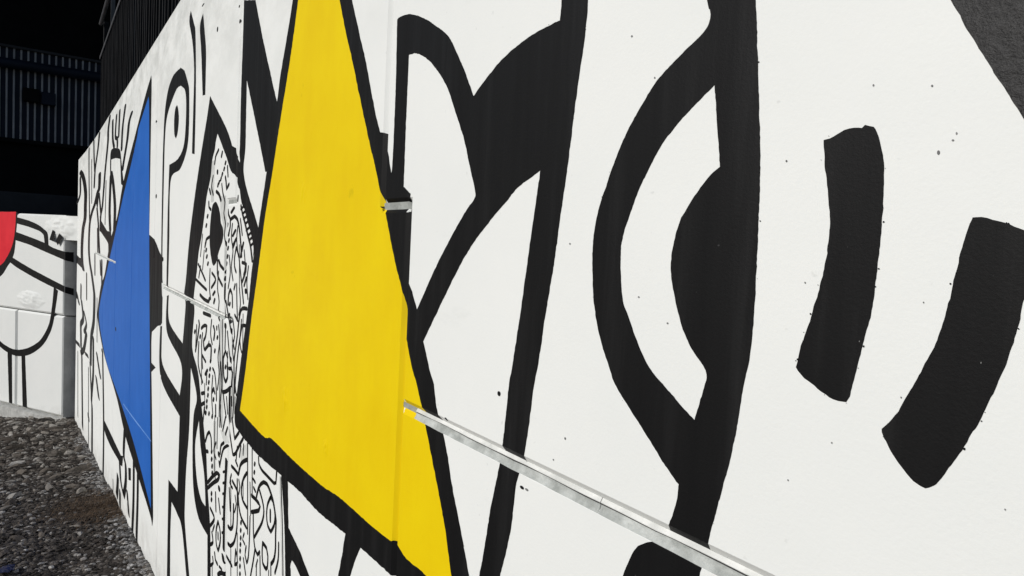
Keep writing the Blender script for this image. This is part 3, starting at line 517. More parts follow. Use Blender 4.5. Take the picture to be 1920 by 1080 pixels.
LINES = [
 ('spot',0.0013,0.0021,[(-0.3171,1.9729,1),(-0.317,1.9725,1)]),
 ('spot',0.0009,0.0011,[(-0.3894,2.0533,1),(-0.3894,2.053,1)]),
 ('spot',0.0010,0.0010,[(-0.3287,2.0425,1),(-0.3287,2.0422,1)]),
 ('spot',0.0056,0.0048,[(-1.0885,1.5616,1),(-1.0885,1.561,1)]),
 ('spot',0.0021,0.0021,[(-0.8781,1.5258,1),(-0.878,1.5252,1)]),
 ('spot',0.0017,0.0014,[(-0.9068,1.4794,1),(-0.9068,1.4788,1)]),
 ('spot',0.0054,0.0036,[(-1.2956,1.4598,1),(-1.2955,1.4591,1)]),
 ('spot',0.0063,0.0030,[(-0.9957,1.3997,1),(-0.9956,1.3991,1)]),
 ('spot',0.0049,0.0022,[(-0.9803,1.4006,1),(-0.9803,1.4,1)]),
 ('spot',0.0017,0.0012,[(-0.7238,1.788,1),(-0.7238,1.7875,1)]),
 ('spot',0.0015,0.0012,[(-0.6629,1.7547,1),(-0.6629,1.7542,1)]),
 ('spot',0.0018,0.0013,[(-0.7734,2.1941,1),(-0.7734,2.1936,1)]),
 ('spot',0.0011,0.0012,[(-0.4893,1.9777,1),(-0.4892,1.9773,1)]),
 ('spot',0.0006,0.0008,[(-0.3188,1.8178,1),(-0.3188,1.8175,1)]),
 ('spot',0.0011,0.0008,[(-0.3046,1.9841,1),(-0.3046,1.9838,1)]),
 ('spot',0.0007,0.0012,[(-0.3018,1.9907,1),(-0.3018,1.9904,1)]),
 ('spot',0.0367,0.0161,[(-6.077,2.135,1),(-6.076,2.132,1)]),
 ('spot',0.0281,0.0098,[(-6.169,2.741,1),(-6.168,2.738,1)]),
 ('spot',0.0833,0.0240,[(-9.374,0.639,1),(-9.373,0.636,1)]),
 ('spot',0.0119,0.0095,[(-3.383,2.856,1),(-3.383,2.855,1)]),
 ('spot',0.0162,0.0129,[(-3.882,2.937,1),(-3.882,2.935,1)]),
 ('spot',0.0120,0.0057,[(-3.402,2.93,1),(-3.402,2.929,1)]),
 ('spot',0.0363,0.0047,[(-4.299,3.174,1),(-4.299,3.173,1)]),
 ('spot',0.0012,0.0012,[(-0.7192,2.1202,1),(-0.7191,2.1197,1)]),
 ('spot',0.0016,0.0014,[(-0.8949,1.8664,1),(-0.8948,1.8658,1)]),
 ('spot',0.0008,0.0010,[(-0.4523,1.8292,1),(-0.4522,1.8288,1)]),
 ('spot',0.0005,0.0007,[(-0.3816,1.7679,1),(-0.3816,1.7675,1)]),
 ('spot',0.0006,0.0009,[(-0.3328,1.7144,1),(-0.3327,1.7141,1)]),
 ('spot',0.0005,0.0008,[(-0.2621,1.7638,1),(-0.2621,1.7635,1)]),
 ('spot',0.0008,0.0010,[(-0.4548,1.5855,1),(-0.4547,1.5851,1)]),
 ('spot',0.0007,0.0009,[(-0.404,1.6459,1),(-0.404,1.6455,1)]),
 ('spot',0.0006,0.0008,[(-0.2313,1.6278,1),(-0.2313,1.6275,1)]),
 ('far',0.1640,0.0285,[(-10.798,3.382,1),(-11.033,3.225,0),(-11.046,3.071,0),(-11.407,2.755,0),(-11.611,2.535,0),(-11.903,2.188,0),(-12.206,2.055,0),(-12.27,1.831,1)]),
 ('far',0.2034,0.0335,[(-12.805,3.377,1),(-13.069,3.18,0),(-13.668,2.908,0),(-13.788,2.824,0),(-13.915,2.581,1)]),
 ('far',0.1725,0.0346,[(-14.222,3.402,1),(-14.099,3.146,0),(-13.87,2.867,1)]),
 ('far',0.1825,0.0379,[(-15.693,3.396,1),(-15.551,2.866,0),(-15.147,2.01,1)]),
 ('far',0.1294,0.0254,[(-10.314,3.267,1),(-10.268,3.04,0),(-10.044,2.902,1)]),
 ('far',0.1039,0.0239,[(-9.779,3.262,1),(-9.887,3.027,0),(-9.613,2.961,0),(-9.594,2.859,1)]),
 ('far',0.1002,0.0235,[(-9.35,3.265,1),(-9.436,2.978,1)]),
 ('far',0.1091,0.0223,[(-8.703,3.229,1),(-8.964,3.018,0),(-9.045,2.782,1)]),
 ('far',0.1216,0.0210,[(-8.027,3.06,1),(-8.272,2.993,0),(-8.426,2.823,0),(-8.784,2.608,0),(-8.875,2.54,1)]),
 ('far',0.6076,0.0406,[(-19.132,3.17,1),(-18.231,3.051,0),(-17.384,2.861,0),(-16.724,2.58,0),(-16.75,2.301,0),(-16.806,2.055,0),(-17.597,1.803,0),(-17.947,1.38,0),(-17.741,1.099,0),(-17.231,0.952,1)]),
 ('far',0.4266,0.0484,[(-19.224,3.036,1),(-19.111,2.674,0),(-20.051,2.532,0),(-20.837,2.494,1)]),
 ('far',0.3124,0.0358,[(-12.591,2.713,1),(-12.661,2.496,0),(-13.022,2.442,0),(-13.653,2.275,0),(-14.513,2.122,0),(-15.118,1.898,0),(-15.227,1.456,0),(-14.847,1.2,0),(-14.23,1.021,0),(-13.569,0.782,0),(-13.393,0.65,0),(-13.447,0.295,0),(-13.692,0.107,0),(-14.091,-0.127,0),(-14.133,-0.581,1)]),
 ('far',0.1753,0.0307,[(-13.089,2.181,1),(-12.723,1.924,0),(-12.609,1.752,0),(-12.352,1.478,1)]),
 ('far',0.1430,0.0309,[(-12.878,1.837,1),(-12.727,1.466,1)]),
 ('far',0.1647,0.0299,[(-12.639,2.401,1),(-12.218,2.105,1)]),
 ('far',0.1852,0.0243,[(-10.381,2.597,1),(-10.111,2.456,0),(-9.832,2.217,0),(-9.764,2.065,0),(-9.804,1.851,1)]),
 ('far',0.1874,0.0260,[(-10.474,2.56,1),(-10.562,2.243,0),(-10.563,2.042,0),(-10.419,1.841,1)]),
 ('far',0.1382,0.0285,[(-11.827,1.366,1),(-11.739,0.976,1)]),
 ('far',0.1280,0.0292,[(-12.158,1.343,1),(-12.0,1.153,1)]),
 ('far',0.1375,0.0323,[(-13.438,1.397,1),(-13.358,1.073,1)]),
 ('far',0.1884,0.0376,[(-15.86,0.924,1),(-15.725,0.441,1)]),
 ('far',0.3157,0.0428,[(-18.061,0.537,1),(-18.042,0.233,1)]),
 ('far',0.5022,0.0449,[(-20.051,0.14,1),(-18.964,0.048,1)]),
 ('far',0.4140,0.0422,[(-17.711,0.203,1),(-16.926,-0.081,0),(-17.868,-0.334,0),(-17.817,-0.498,0),(-17.639,-0.836,1)]),
 ('far',0.2683,0.0373,[(-16.597,0.069,1),(-15.68,-0.068,0),(-16.483,-0.323,1)]),
 ('far',0.3610,0.0392,[(-15.631,-0.244,1),(-16.146,-0.545,0),(-16.625,-0.729,0),(-17.674,-0.962,1)]),
 ('far',0.3654,0.0288,[(-20.4,-1.084,1),(-18.391,-0.892,1)]),
 ('far',0.2462,0.0237,[(-15.999,-0.699,1),(-14.975,-0.6,1)]),
 ('far',0.2307,0.0326,[(-13.506,-0.046,1),(-13.403,-0.458,0),(-13.414,-0.701,0),(-13.748,-1.155,0),(-13.522,-1.323,0),(-13.35,-2.116,1)]),
 ('far',0.1887,0.0326,[(-14.283,-0.626,1),(-13.748,-1.155,1)]),
 ('far',0.2182,0.0295,[(-12.564,-0.177,1),(-12.257,-0.264,0),(-11.759,-0.393,1)]),
 ('far',0.2433,0.0288,[(-12.622,-0.575,1),(-12.019,-0.765,1)]),
 ('far',0.1362,0.0264,[(-11.485,0.042,1),(-11.342,-0.03,0),(-10.951,-0.965,0),(-10.909,-1.79,1)]),
 ('far',0.3226,0.0405,[(-17.365,-0.937,1),(-17.231,-0.987,0),(-16.542,-2.359,1)]),
 ('far',0.3026,0.0342,[(-14.515,-1.652,1),(-14.504,-1.69,1)]),
 ('far',0.1117,0.0261,[(-8.134,-0.327,1),(-8.179,-0.582,0),(-7.961,-0.638,0),(-7.929,-0.812,0),(-8.1,-1.008,1),(-8.423,-0.959,0),(-8.583,-0.808,1)]),
 ('far',0.1356,0.0215,[(-8.777,-1.008,1),(-8.793,-1.134,0),(-8.862,-1.265,1)]),
 ('far',0.0874,0.0179,[(-7.238,-0.396,1),(-7.207,-0.765,0),(-7.258,-1.086,1)]),
 ('far',0.0803,0.0172,[(-6.901,-0.422,1),(-6.887,-0.655,0),(-6.911,-1.02,1)]),
 ('far',0.1014,0.0207,[(-8.502,-1.1,1),(-8.474,-1.25,1)]),
 ('far',0.0893,0.0188,[(-7.77,-0.863,1),(-7.584,-1.031,1)]),
 ('doodle',0.0130,0.0089,[(-3.777,2.293,1),(-3.847,2.263,0),(-3.864,2.228,1)]),
 ('doodle',0.0143,0.0099,[(-3.686,2.272,1),(-3.703,2.253,1)]),
 ('doodle',0.0184,0.0101,[(-3.789,2.183,1),(-3.788,2.174,1)]),
 ('doodle',0.0102,0.0095,[(-3.56,2.191,1),(-3.542,2.143,1)]),
 ('doodle',0.0159,0.0077,[(-3.601,2.217,1),(-3.612,2.207,1)]),
 ('doodle',0.0161,0.0078,[(-3.627,2.189,1),(-3.638,2.179,1)]),
 ('doodle',0.0164,0.0079,[(-3.667,2.165,1),(-3.678,2.155,1)]),
 ('doodle',0.0166,0.0079,[(-3.697,2.143,1),(-3.708,2.132,1)]),
 ('doodle',0.0170,0.0080,[(-3.737,2.127,1),(-3.749,2.117,1)]),
 ('doodle',0.0172,0.0081,[(-3.762,2.115,1),(-3.773,2.104,1)]),
 ('doodle',0.0153,0.0076,[(-3.52,1.906,1),(-3.53,1.895,1)]),
 ('doodle',0.0151,0.0075,[(-3.488,1.861,1),(-3.498,1.85,1)]),
 ('doodle',0.0150,0.0075,[(-3.48,1.83,1),(-3.49,1.819,1)]),
 ('doodle',0.0193,0.0085,[(-4.01,1.955,1),(-4.023,1.944,1)]),
 ('doodle',0.0195,0.0086,[(-4.038,1.904,1),(-4.052,1.892,1)]),
 ('doodle',0.0194,0.0086,[(-4.025,1.767,1),(-4.039,1.755,1)]),
 ('doodle',0.0193,0.0085,[(-4.002,1.732,1),(-4.015,1.72,1)]),
 ('doodle',0.0190,0.0085,[(-3.968,1.694,1),(-3.981,1.682,1)]),
 ('doodle',0.0152,0.0076,[(-3.494,1.792,1),(-3.504,1.781,1)]),
 ('doodle',0.0152,0.0076,[(-3.501,1.751,1),(-3.512,1.74,1)]),
 ('doodle',0.0154,0.0076,[(-3.517,1.714,1),(-3.527,1.703,1)]),
 ('doodle',0.0155,0.0076,[(-3.535,1.675,1),(-3.546,1.664,1)]),
 ('doodle',0.0156,0.0077,[(-3.546,1.639,1),(-3.557,1.628,1)]),
 ('doodle',0.0147,0.0074,[(-3.425,1.522,1),(-3.435,1.511,1)]),
 ('doodle',0.0148,0.0074,[(-3.429,1.467,1),(-3.439,1.455,1)]),
 ('doodle',0.0146,0.0074,[(-3.404,1.439,1),(-3.413,1.427,1)]),
 ('doodle',0.0220,0.0091,[(-4.296,1.275,1),(-4.311,1.26,1)]),
 ('doodle',0.0205,0.0088,[(-4.132,1.267,1),(-4.146,1.253,1)]),
 ('doodle',0.0167,0.0079,[(-3.68,1.323,1),(-3.691,1.311,1)]),
 ('doodle',0.0172,0.0080,[(-3.733,1.246,1),(-3.744,1.232,1)]),
 ('doodle',0.0180,0.0082,[(-3.832,1.176,1),(-3.844,1.162,1)]),
 ('doodle',0.0181,0.0082,[(-3.84,1.13,1),(-3.853,1.116,1)]),
 ('doodle',0.0182,0.0083,[(-3.852,1.091,1),(-3.865,1.077,1)]),
 ('doodle',0.0183,0.0083,[(-3.863,1.053,1),(-3.875,1.039,1)]),
 ('doodle',0.0184,0.0083,[(-3.875,1.015,1),(-3.888,1.0,1)]),
 ('doodle',0.0184,0.0083,[(-3.878,0.979,1),(-3.89,0.964,1)]),
 ('doodle',0.0186,0.0083,[(-3.902,0.941,1),(-3.914,0.927,1)]),
 ('doodle',0.0186,0.0083,[(-3.901,0.909,1),(-3.913,0.894,1)]),
 ('doodle',0.0188,0.0084,[(-3.922,0.871,1),(-3.935,0.856,1)]),
 ('doodle',0.0172,0.0080,[(-3.734,0.986,1),(-3.745,0.972,1)]),
 ('doodle',0.0181,0.0082,[(-3.838,0.886,1),(-3.85,0.872,1)]),
 ('doodle',0.0174,0.0081,[(-3.755,0.889,1),(-3.767,0.875,1)]),
 ('doodle',0.0174,0.0081,[(-3.745,0.703,1),(-3.757,0.688,1)]),
 ('doodle',0.0174,0.0081,[(-3.74,0.663,1),(-3.752,0.648,1)]),
 ('doodle',0.0173,0.0080,[(-3.725,0.63,1),(-3.737,0.614,1)]),
 ('doodle',0.0172,0.0080,[(-3.718,0.595,1),(-3.73,0.58,1)]),
 ('doodle',0.0111,0.0065,[(-2.8877,0.8884,1),(-2.8951,0.8769,1)]),
 ('doodle',0.0112,0.0065,[(-2.8905,0.8516,1),(-2.8979,0.84,1)]),
 ('doodle',0.0173,0.0080,[(-3.722,0.482,1),(-3.734,0.466,1)]),
 ('doodle',0.0173,0.0080,[(-3.718,0.451,1),(-3.73,0.435,1)]),
 ('doodle',0.0126,0.0069,[(-3.089,0.558,1),(-3.097,0.545,1)]),
 ('doodle',0.0126,0.0069,[(-3.09,0.522,1),(-3.098,0.509,1)]),
 ('doodle',0.0126,0.0068,[(-3.086,0.488,1),(-3.094,0.475,1)]),
 ('doodle',0.0126,0.0069,[(-3.087,0.457,1),(-3.096,0.444,1)]),
 ('doodle',0.0126,0.0069,[(-3.09,0.426,1),(-3.098,0.413,1)]),
 ('doodle',0.0126,0.0069,[(-3.086,0.392,1),(-3.094,0.378,1)]),
 ('doodle',0.0126,0.0069,[(-3.085,0.357,1),(-3.094,0.343,1)]),
 ('doodle',0.0126,0.0068,[(-3.081,0.322,1),(-3.09,0.309,1)]),
 ('doodle',0.0173,0.0080,[(-3.74,1.039,1),(-3.752,1.025,1)]),
 ('doodle',0.0152,0.0076,[(-3.478,1.204,1),(-3.489,1.191,1)]),
 ('doodle',0.0245,0.0095,[(-3.511,1.405,1),(-3.51,1.394,1)]),
 ('doodle',0.0200,0.0086,[(-3.129,1.608,1),(-3.127,1.599,1)]),
 ('doodle',0.0256,0.0097,[(-3.579,0.734,1),(-3.578,0.724,1)]),
 ('doodle',0.0253,0.0096,[(-3.552,0.565,1),(-3.551,0.554,1)]),
 ('doodle',0.0124,0.0096,[(-3.6,2.141,1),(-3.583,2.119,0),(-3.567,2.08,1),(-3.517,2.101,1)]),
 ('doodle',0.0180,0.0100,[(-3.803,2.077,1),(-3.736,2.059,0),(-3.689,2.028,1)]),
 ('doodle',0.0149,0.0091,[(-3.983,2.097,1),(-3.952,2.072,1)]),
 ('doodle',0.0139,0.0092,[(-3.993,2.027,1),(-3.985,2.0,0),(-3.934,1.985,1)]),
 ('doodle',0.0155,0.0093,[(-3.953,1.836,1),(-4.035,1.82,0),(-4.061,1.793,1)]),
 ('doodle',0.0196,0.0078,[(-3.397,1.982,1),(-3.449,1.962,1)]),
 ('doodle',0.0117,0.0095,[(-3.457,1.929,1),(-3.381,1.942,1),(-3.321,1.925,0),(-3.28,1.883,0),(-3.244,1.812,0),(-3.224,1.758,1)]),
 ('doodle',0.0119,0.0081,[(-3.521,1.974,1),(-3.505,1.95,0),(-3.468,1.929,0),(-3.464,1.895,0),(-3.494,1.858,1)]),
 ('doodle',0.0163,0.0077,[(-3.355,1.875,1),(-3.406,1.849,1)]),
 ('doodle',0.0162,0.0076,[(-3.336,1.835,1),(-3.387,1.808,1)]),
 ('doodle',0.0079,0.0076,[(-3.264,1.927,1),(-3.222,1.856,1)]),
 ('doodle',0.0101,0.0078,[(-3.321,2.035,1),(-3.326,2.015,1)]),
 ('doodle',0.0116,0.0085,[(-3.261,1.989,1),(-3.227,1.951,0),(-3.173,1.905,0),(-3.119,1.853,0),(-3.067,1.806,0),(-3.032,1.744,1)]),
 ('doodle',0.0129,0.0064,[(-3.26,1.974,1),(-3.202,1.987,1)]),
 ('doodle',0.0127,0.0063,[(-3.227,1.951,1),(-3.17,1.965,1)]),
 ('doodle',0.0126,0.0063,[(-3.204,1.927,1),(-3.148,1.941,1)]),
 ('doodle',0.0124,0.0063,[(-3.173,1.905,1),(-3.117,1.919,1)]),
 ('doodle',0.0122,0.0062,[(-3.15,1.876,1),(-3.095,1.891,1)]),
 ('doodle',0.0120,0.0062,[(-3.119,1.853,1),(-3.065,1.867,1)]),
 ('doodle',0.0119,0.0061,[(-3.098,1.832,1),(-3.044,1.846,1)]),
 ('doodle',0.0117,0.0061,[(-3.067,1.809,1),(-3.015,1.824,1)]),
 ('doodle',0.0096,0.0076,[(-3.192,1.819,1),(-3.217,1.783,1)]),
 ('doodle',0.0144,0.0093,[(-4.038,1.811,1),(-4.068,1.778,1)]),
 ('doodle',0.0162,0.0087,[(-4.249,1.672,1),(-4.132,1.63,0),(-4.036,1.592,1)]),
 ('doodle',0.0204,0.0095,[(-4.302,1.578,1),(-4.141,1.558,0),(-4.0,1.542,1)]),
 ('doodle',0.0199,0.0112,[(-4.17,1.498,1),(-4.052,1.484,0),(-3.934,1.481,1),(-3.908,1.5,1)]),
 ('doodle',0.0149,0.0087,[(-3.859,1.643,1),(-3.766,1.613,0),(-3.864,1.564,1)]),
 ('doodle',0.0177,0.0082,[(-3.777,1.549,1),(-3.823,1.528,1)]),
 ('doodle',0.0175,0.0081,[(-3.774,1.509,1),(-3.796,1.487,1)]),
 ('doodle',0.0197,0.0098,[(-3.7,1.716,1),(-3.666,1.696,0),(-3.59,1.679,1)]),
 ('doodle',0.0133,0.0092,[(-3.736,1.731,1),(-3.726,1.65,0),(-3.689,1.625,0),(-3.604,1.594,1)]),
 ('doodle',0.0153,0.0092,[(-3.366,1.815,1),(-3.399,1.793,1)]),
 ('doodle',0.0103,0.0079,[(-3.332,1.794,1),(-3.358,1.746,0),(-3.353,1.703,0),(-3.32,1.679,1)]),
 ('doodle',0.0098,0.0077,[(-3.332,1.794,1),(-3.275,1.754,0),(-3.249,1.708,0),(-3.21,1.636,0),(-3.163,1.547,1)]),
 ('doodle',0.0105,0.0076,[(-3.195,1.819,1),(-3.228,1.787,0),(-3.244,1.753,1)]),
 ('doodle',0.0117,0.0086,[(-3.207,1.729,1),(-3.133,1.727,1),(-3.138,1.694,0),(-3.197,1.642,1)]),
 ('doodle',0.0119,0.0075,[(-3.125,1.664,1),(-3.16,1.626,1)]),
 ('doodle',0.0129,0.0093,[(-3.427,1.587,1),(-3.458,1.561,0),(-3.466,1.513,1)]),
 ('doodle',0.0105,0.0092,[(-3.427,1.587,1),(-3.385,1.565,0),(-3.373,1.509,1)]),
 ('doodle',0.0114,0.0083,[(-3.545,1.605,1),(-3.549,1.544,0),(-3.517,1.452,1)]),
 ('doodle',0.0091,0.0078,[(-3.301,1.622,1),(-3.286,1.53,0),(-3.265,1.455,1)]),
 ('doodle',0.0113,0.0079,[(-3.332,1.618,1),(-3.351,1.596,1)]),
 ('doodle',0.0108,0.0095,[(-3.1,1.527,1),(-3.16,1.523,0),(-3.208,1.508,0),(-3.241,1.45,0),(-3.258,1.391,0),(-3.295,1.302,0),(-3.31,1.248,0),(-3.296,1.135,0),(-3.304,0.99,1)]),
 ('doodle',0.0097,0.0088,[(-3.12,1.449,1),(-3.174,1.443,1),(-3.194,1.411,0),(-3.228,1.34,0),(-3.254,1.258,0),(-3.283,1.113,1)]),
 ('doodle',0.0116,0.0080,[(-3.511,1.522,1),(-3.475,1.481,0),(-3.405,1.407,0),(-3.318,1.316,1)]),
 ('doodle',0.0117,0.0077,[(-3.32,1.474,1),(-3.265,1.455,1)]),
 ('doodle',0.0097,0.0080,[(-3.462,1.376,1),(-3.413,1.283,0),(-3.36,1.214,1)]),
 ('doodle',0.0132,0.0094,[(-3.536,1.235,1),(-3.495,1.276,1),(-3.447,1.254,1)]),
 ('doodle',0.0102,0.0082,[(-3.507,1.389,1),(-3.506,1.285,1)]),
 ('doodle',0.0243,0.0110,[(-4.057,1.405,1),(-3.877,1.41,1)]),
 ('doodle',0.0170,0.0097,[(-4.19,1.344,1),(-4.172,1.327,0),(-4.224,1.227,0),(-4.269,1.156,1)]),
 ('doodle',0.0153,0.0106,[(-4.11,1.312,1),(-4.033,1.337,0),(-3.96,1.344,1),(-3.989,1.281,0),(-4.041,1.246,0),(-4.017,1.208,1)]),
 ('doodle',0.0149,0.0087,[(-3.787,1.363,1),(-3.753,1.338,0),(-3.772,1.294,1)]),
 ('doodle',0.0135,0.0086,[(-3.706,1.37,1),(-3.707,1.358,1)]),
 ('doodle',0.0167,0.0109,[(-3.996,1.206,1),(-3.904,1.246,1),(-3.834,1.247,0),(-3.833,1.183,1)]),
 ('doodle',0.0178,0.0092,[(-4.072,1.164,1),(-3.971,1.143,1)]),
 ('doodle',0.0137,0.0095,[(-4.174,1.221,1),(-4.181,1.112,0),(-4.137,1.06,0),(-4.037,1.014,1)]),
 ('doodle',0.0191,0.0091,[(-3.915,1.105,1),(-3.97,1.071,1)]),
 ('doodle',0.0121,0.0107,[(-3.536,1.235,1),(-3.531,1.193,0),(-3.512,1.142,0),(-3.475,1.126,1),(-3.435,1.154,0),(-3.444,1.223,1)]),
 ('doodle',0.0131,0.0097,[(-3.41,1.203,1),(-3.36,1.211,1),(-3.336,1.195,0),(-3.346,1.131,1)]),
 ('doodle',0.0159,0.0106,[(-3.529,1.061,1),(-3.441,1.086,0),(-3.371,1.117,1)]),
 ('doodle',0.0111,0.0086,[(-3.779,1.138,1),(-3.726,1.121,0),(-3.682,1.051,0),(-3.668,0.992,1)]),
 ('doodle',0.0126,0.0087,[(-3.777,1.011,1),(-3.747,1.038,1),(-3.711,1.019,1)]),
 ('doodle',0.0192,0.0106,[(-4.059,0.945,1),(-3.986,0.963,1)]),
 ('doodle',0.0192,0.0106,[(-4.066,0.878,1),(-3.979,0.908,1)]),
 ('doodle',0.0112,0.0082,[(-3.514,1.055,1),(-3.484,1.007,0),(-3.443,0.958,1)]),
 ('doodle',0.0096,0.0080,[(-3.391,1.099,1),(-3.383,0.972,0),(-3.368,0.911,1)]),
 ('doodle',0.0134,0.0086,[(-3.685,0.96,1),(-3.676,0.905,1)]),
 ('doodle',0.0143,0.0102,[(-3.916,0.709,1),(-3.871,0.758,0),(-3.821,0.783,1),(-3.774,0.764,0),(-3.757,0.707,1)]),
 ('doodle',0.0181,0.0103,[(-3.916,0.652,1),(-3.846,0.669,1)]),
 ('doodle',0.0122,0.0082,[(-3.553,0.675,1),(-3.529,0.721,0),(-3.481,0.784,0),(-3.396,0.825,1)]),
 ('doodle',0.0148,0.0083,[(-3.568,0.693,1),(-3.553,0.675,1)]),
 ('doodle',0.0125,0.0083,[(-3.549,0.743,1),(-3.537,0.786,0),(-3.473,0.818,1)]),
 ('doodle',0.0103,0.0082,[(-3.454,0.95,1),(-3.506,0.873,1)]),
 ('doodle',0.0110,0.0081,[(-3.406,0.911,1),(-3.444,0.869,1)]),
 ('doodle',0.0117,0.0089,[(-3.368,0.911,1),(-3.33,0.866,0),(-3.283,0.813,1),(-3.239,0.828,0),(-3.154,0.897,0),(-3.099,0.939,1)]),
 ('doodle',0.0109,0.0089,[(-3.315,0.977,1),(-3.257,0.895,1),(-3.18,0.945,1)]),
 ('doodle',0.0239,0.0093,[(-3.413,0.749,1),(-3.417,0.646,0),(-3.427,0.536,0),(-3.424,0.415,0),(-3.416,0.296,1)]),
 ('doodle',0.0101,0.0063,[(-3.445,0.681,1),(-3.473,0.669,1)]),
 ('doodle',0.0101,0.0063,[(-3.443,0.625,1),(-3.471,0.613,1)]),
 ('doodle',0.0101,0.0063,[(-3.441,0.571,1),(-3.469,0.559,1)]),
 ('doodle',0.0101,0.0063,[(-3.439,0.504,1),(-3.467,0.492,1)]),
 ('doodle',0.0101,0.0063,[(-3.437,0.445,1),(-3.465,0.432,1)]),
 ('doodle',0.0101,0.0063,[(-3.435,0.376,1),(-3.463,0.362,1)]),
 ('doodle',0.0119,0.0098,[(-3.023,0.863,1),(-3.081,0.838,0),(-3.133,0.806,0),(-3.16,0.761,1)]),
 ('doodle',0.0125,0.0089,[(-3.3,0.751,1),(-3.23,0.754,0),(-3.17,0.752,1)]),
 ('doodle',0.0105,0.0076,[(-3.225,0.799,1),(-3.187,0.787,1)]),
 ('doodle',0.0109,0.0086,[(-3.017,0.805,1),(-3.072,0.761,0),(-3.104,0.707,0),(-3.083,0.665,0),(-2.9991,0.6539,1)]),
 ('doodle',0.0080,0.0076,[(-2.8347,0.9268,1),(-2.8279,0.9038,0),(-2.7808,0.8908,0),(-2.7088,0.8907,0),(-2.6027,0.8917,1),(-2.5783,0.9017,1),(-2.5726,0.9478,1)]),
 ('doodle',0.0068,0.0071,[(-2.9397,0.934,1),(-2.9181,0.7459,1)]),
 ('doodle',0.0078,0.0072,[(-3.018,0.936,1),(-2.9728,0.5481,1)]),
 ('doodle',0.0080,0.0076,[(-3.202,0.871,1),(-3.215,0.807,1)]),
 ('doodle',0.0077,0.0075,[(-3.134,0.895,1),(-3.157,0.839,1)]),
 ('doodle',0.0075,0.0074,[(-3.086,0.913,1),(-3.091,0.868,1)]),
 ('doodle',0.0169,0.0109,[(-3.825,0.505,1),(-3.709,0.574,0),(-3.614,0.622,1),(-3.551,0.632,1),(-3.581,0.597,0),(-3.692,0.544,0),(-3.821,0.476,1)]),
 ('doodle',0.0120,0.0085,[(-3.63,0.511,1),(-3.611,0.422,1)]),
 ('doodle',0.0114,0.0083,[(-3.557,0.503,1),(-3.513,0.445,1)]),
 ('doodle',0.0120,0.0087,[(-3.275,0.686,1),(-3.173,0.668,0),(-3.143,0.616,0),(-3.096,0.578,0),(-2.9982,0.565,1)]),
 ('doodle',0.0103,0.0070,[(-2.908,0.8124,1),(-2.8769,0.8084,1)]),
 ('doodle',0.0103,0.0070,[(-2.8953,0.7783,1),(-2.8684,0.7718,1)]),
 ('doodle',0.0105,0.0094,[(-2.9257,0.734,1),(-2.8475,0.74,0),(-2.7896,0.7345,0),(-2.8061,0.7112,0),(-2.9177,0.6638,1)]),
 ('doodle',0.0088,0.0089,[(-2.849,0.7529,1),(-2.8249,0.796,0),(-2.7901,0.8275,0),(-2.7486,0.8494,1),(-2.6973,0.8574,0),(-2.6519,0.8435,0),(-2.6097,0.8215,0),(-2.5805,0.7891,0),(-2.5605,0.7588,0),(-2.5605,0.707,0),(-2.5564,0.6429,0),(-2.5731,0.5968,0),(-2.6041,0.5685,1)]),
 ('doodle',0.0089,0.0078,[(-2.8058,0.7971,1),(-2.7591,0.7703,0),(-2.731,0.7355,0),(-2.7494,0.6841,0),(-2.8243,0.6104,0),(-2.8633,0.5747,1)]),
 ('doodle',0.0082,0.0085,[(-2.6413,0.8232,1),(-2.6092,0.817,0),(-2.5846,0.7936,0),(-2.5747,0.7695,0),(-2.5849,0.7296,0),(-2.6263,0.6881,1),(-2.6716,0.6971,0),(-2.6913,0.7338,0),(-2.681,0.7813,0),(-2.6413,0.8232,1)]),
 ('doodle',0.0102,0.0100,[(-2.6411,0.7671,1),(-2.637,0.7296,1)]),
 ('doodle',0.0144,0.0098,[(-3.748,0.387,1),(-3.644,0.37,0),(-3.737,0.296,1)]),
 ('doodle',0.0127,0.0102,[(-3.555,0.385,1),(-3.515,0.367,0),(-3.492,0.331,0),(-3.505,0.282,0),(-3.537,0.241,1),(-3.577,0.253,0),(-3.595,0.292,0),(-3.588,0.34,0),(-3.555,0.385,1)]),
 ('doodle',0.0127,0.0096,[(-3.548,0.327,1),(-3.545,0.3,1)]),
 ('doodle',0.0103,0.0078,[(-3.335,0.632,1),(-3.304,0.534,1)]),
 ('doodle',0.0118,0.0101,[(-3.337,0.443,1),(-3.294,0.446,1),(-3.243,0.481,0),(-3.241,0.582,1)]),
 ('doodle',0.0105,0.0099,[(-3.331,0.36,1),(-3.281,0.367,1),(-3.22,0.406,0),(-3.184,0.455,0),(-3.162,0.536,0),(-3.184,0.72,1)]),
 ('doodle',0.0085,0.0088,[(-2.9921,0.4803,1),(-3.006,0.436,0),(-2.9741,0.414,1),(-2.9503,0.4492,0),(-2.9409,0.535,0),(-2.9411,0.6317,1)]),
 ('doodle',0.0087,0.0085,[(-2.8908,0.6617,1),(-2.8783,0.5834,0),(-2.8498,0.5329,0),(-2.8056,0.5209,1),(-2.7748,0.545,1)]),
 ('doodle',0.0083,0.0070,[(-2.8488,0.524,1),(-2.8686,0.468,0),(-2.9038,0.3857,0),(-2.9158,0.3327,1)]),
 ('doodle',0.0085,0.0091,[(-2.7343,0.5997,1),(-2.6764,0.6007,0),(-2.6551,0.5764,0),(-2.6576,0.5299,0),(-2.6748,0.5159,1),(-2.7252,0.5193,0),(-2.7389,0.5687,0),(-2.7343,0.5997,1)]),
 ('doodle',0.0077,0.0082,[(-2.5174,0.6838,1),(-2.5174,0.6201,0),(-2.5537,0.5526,1)]),
 ('doodle',0.0069,0.0067,[(-2.7681,0.5296,1),(-2.7559,0.4508,0),(-2.7461,0.3644,1)]),
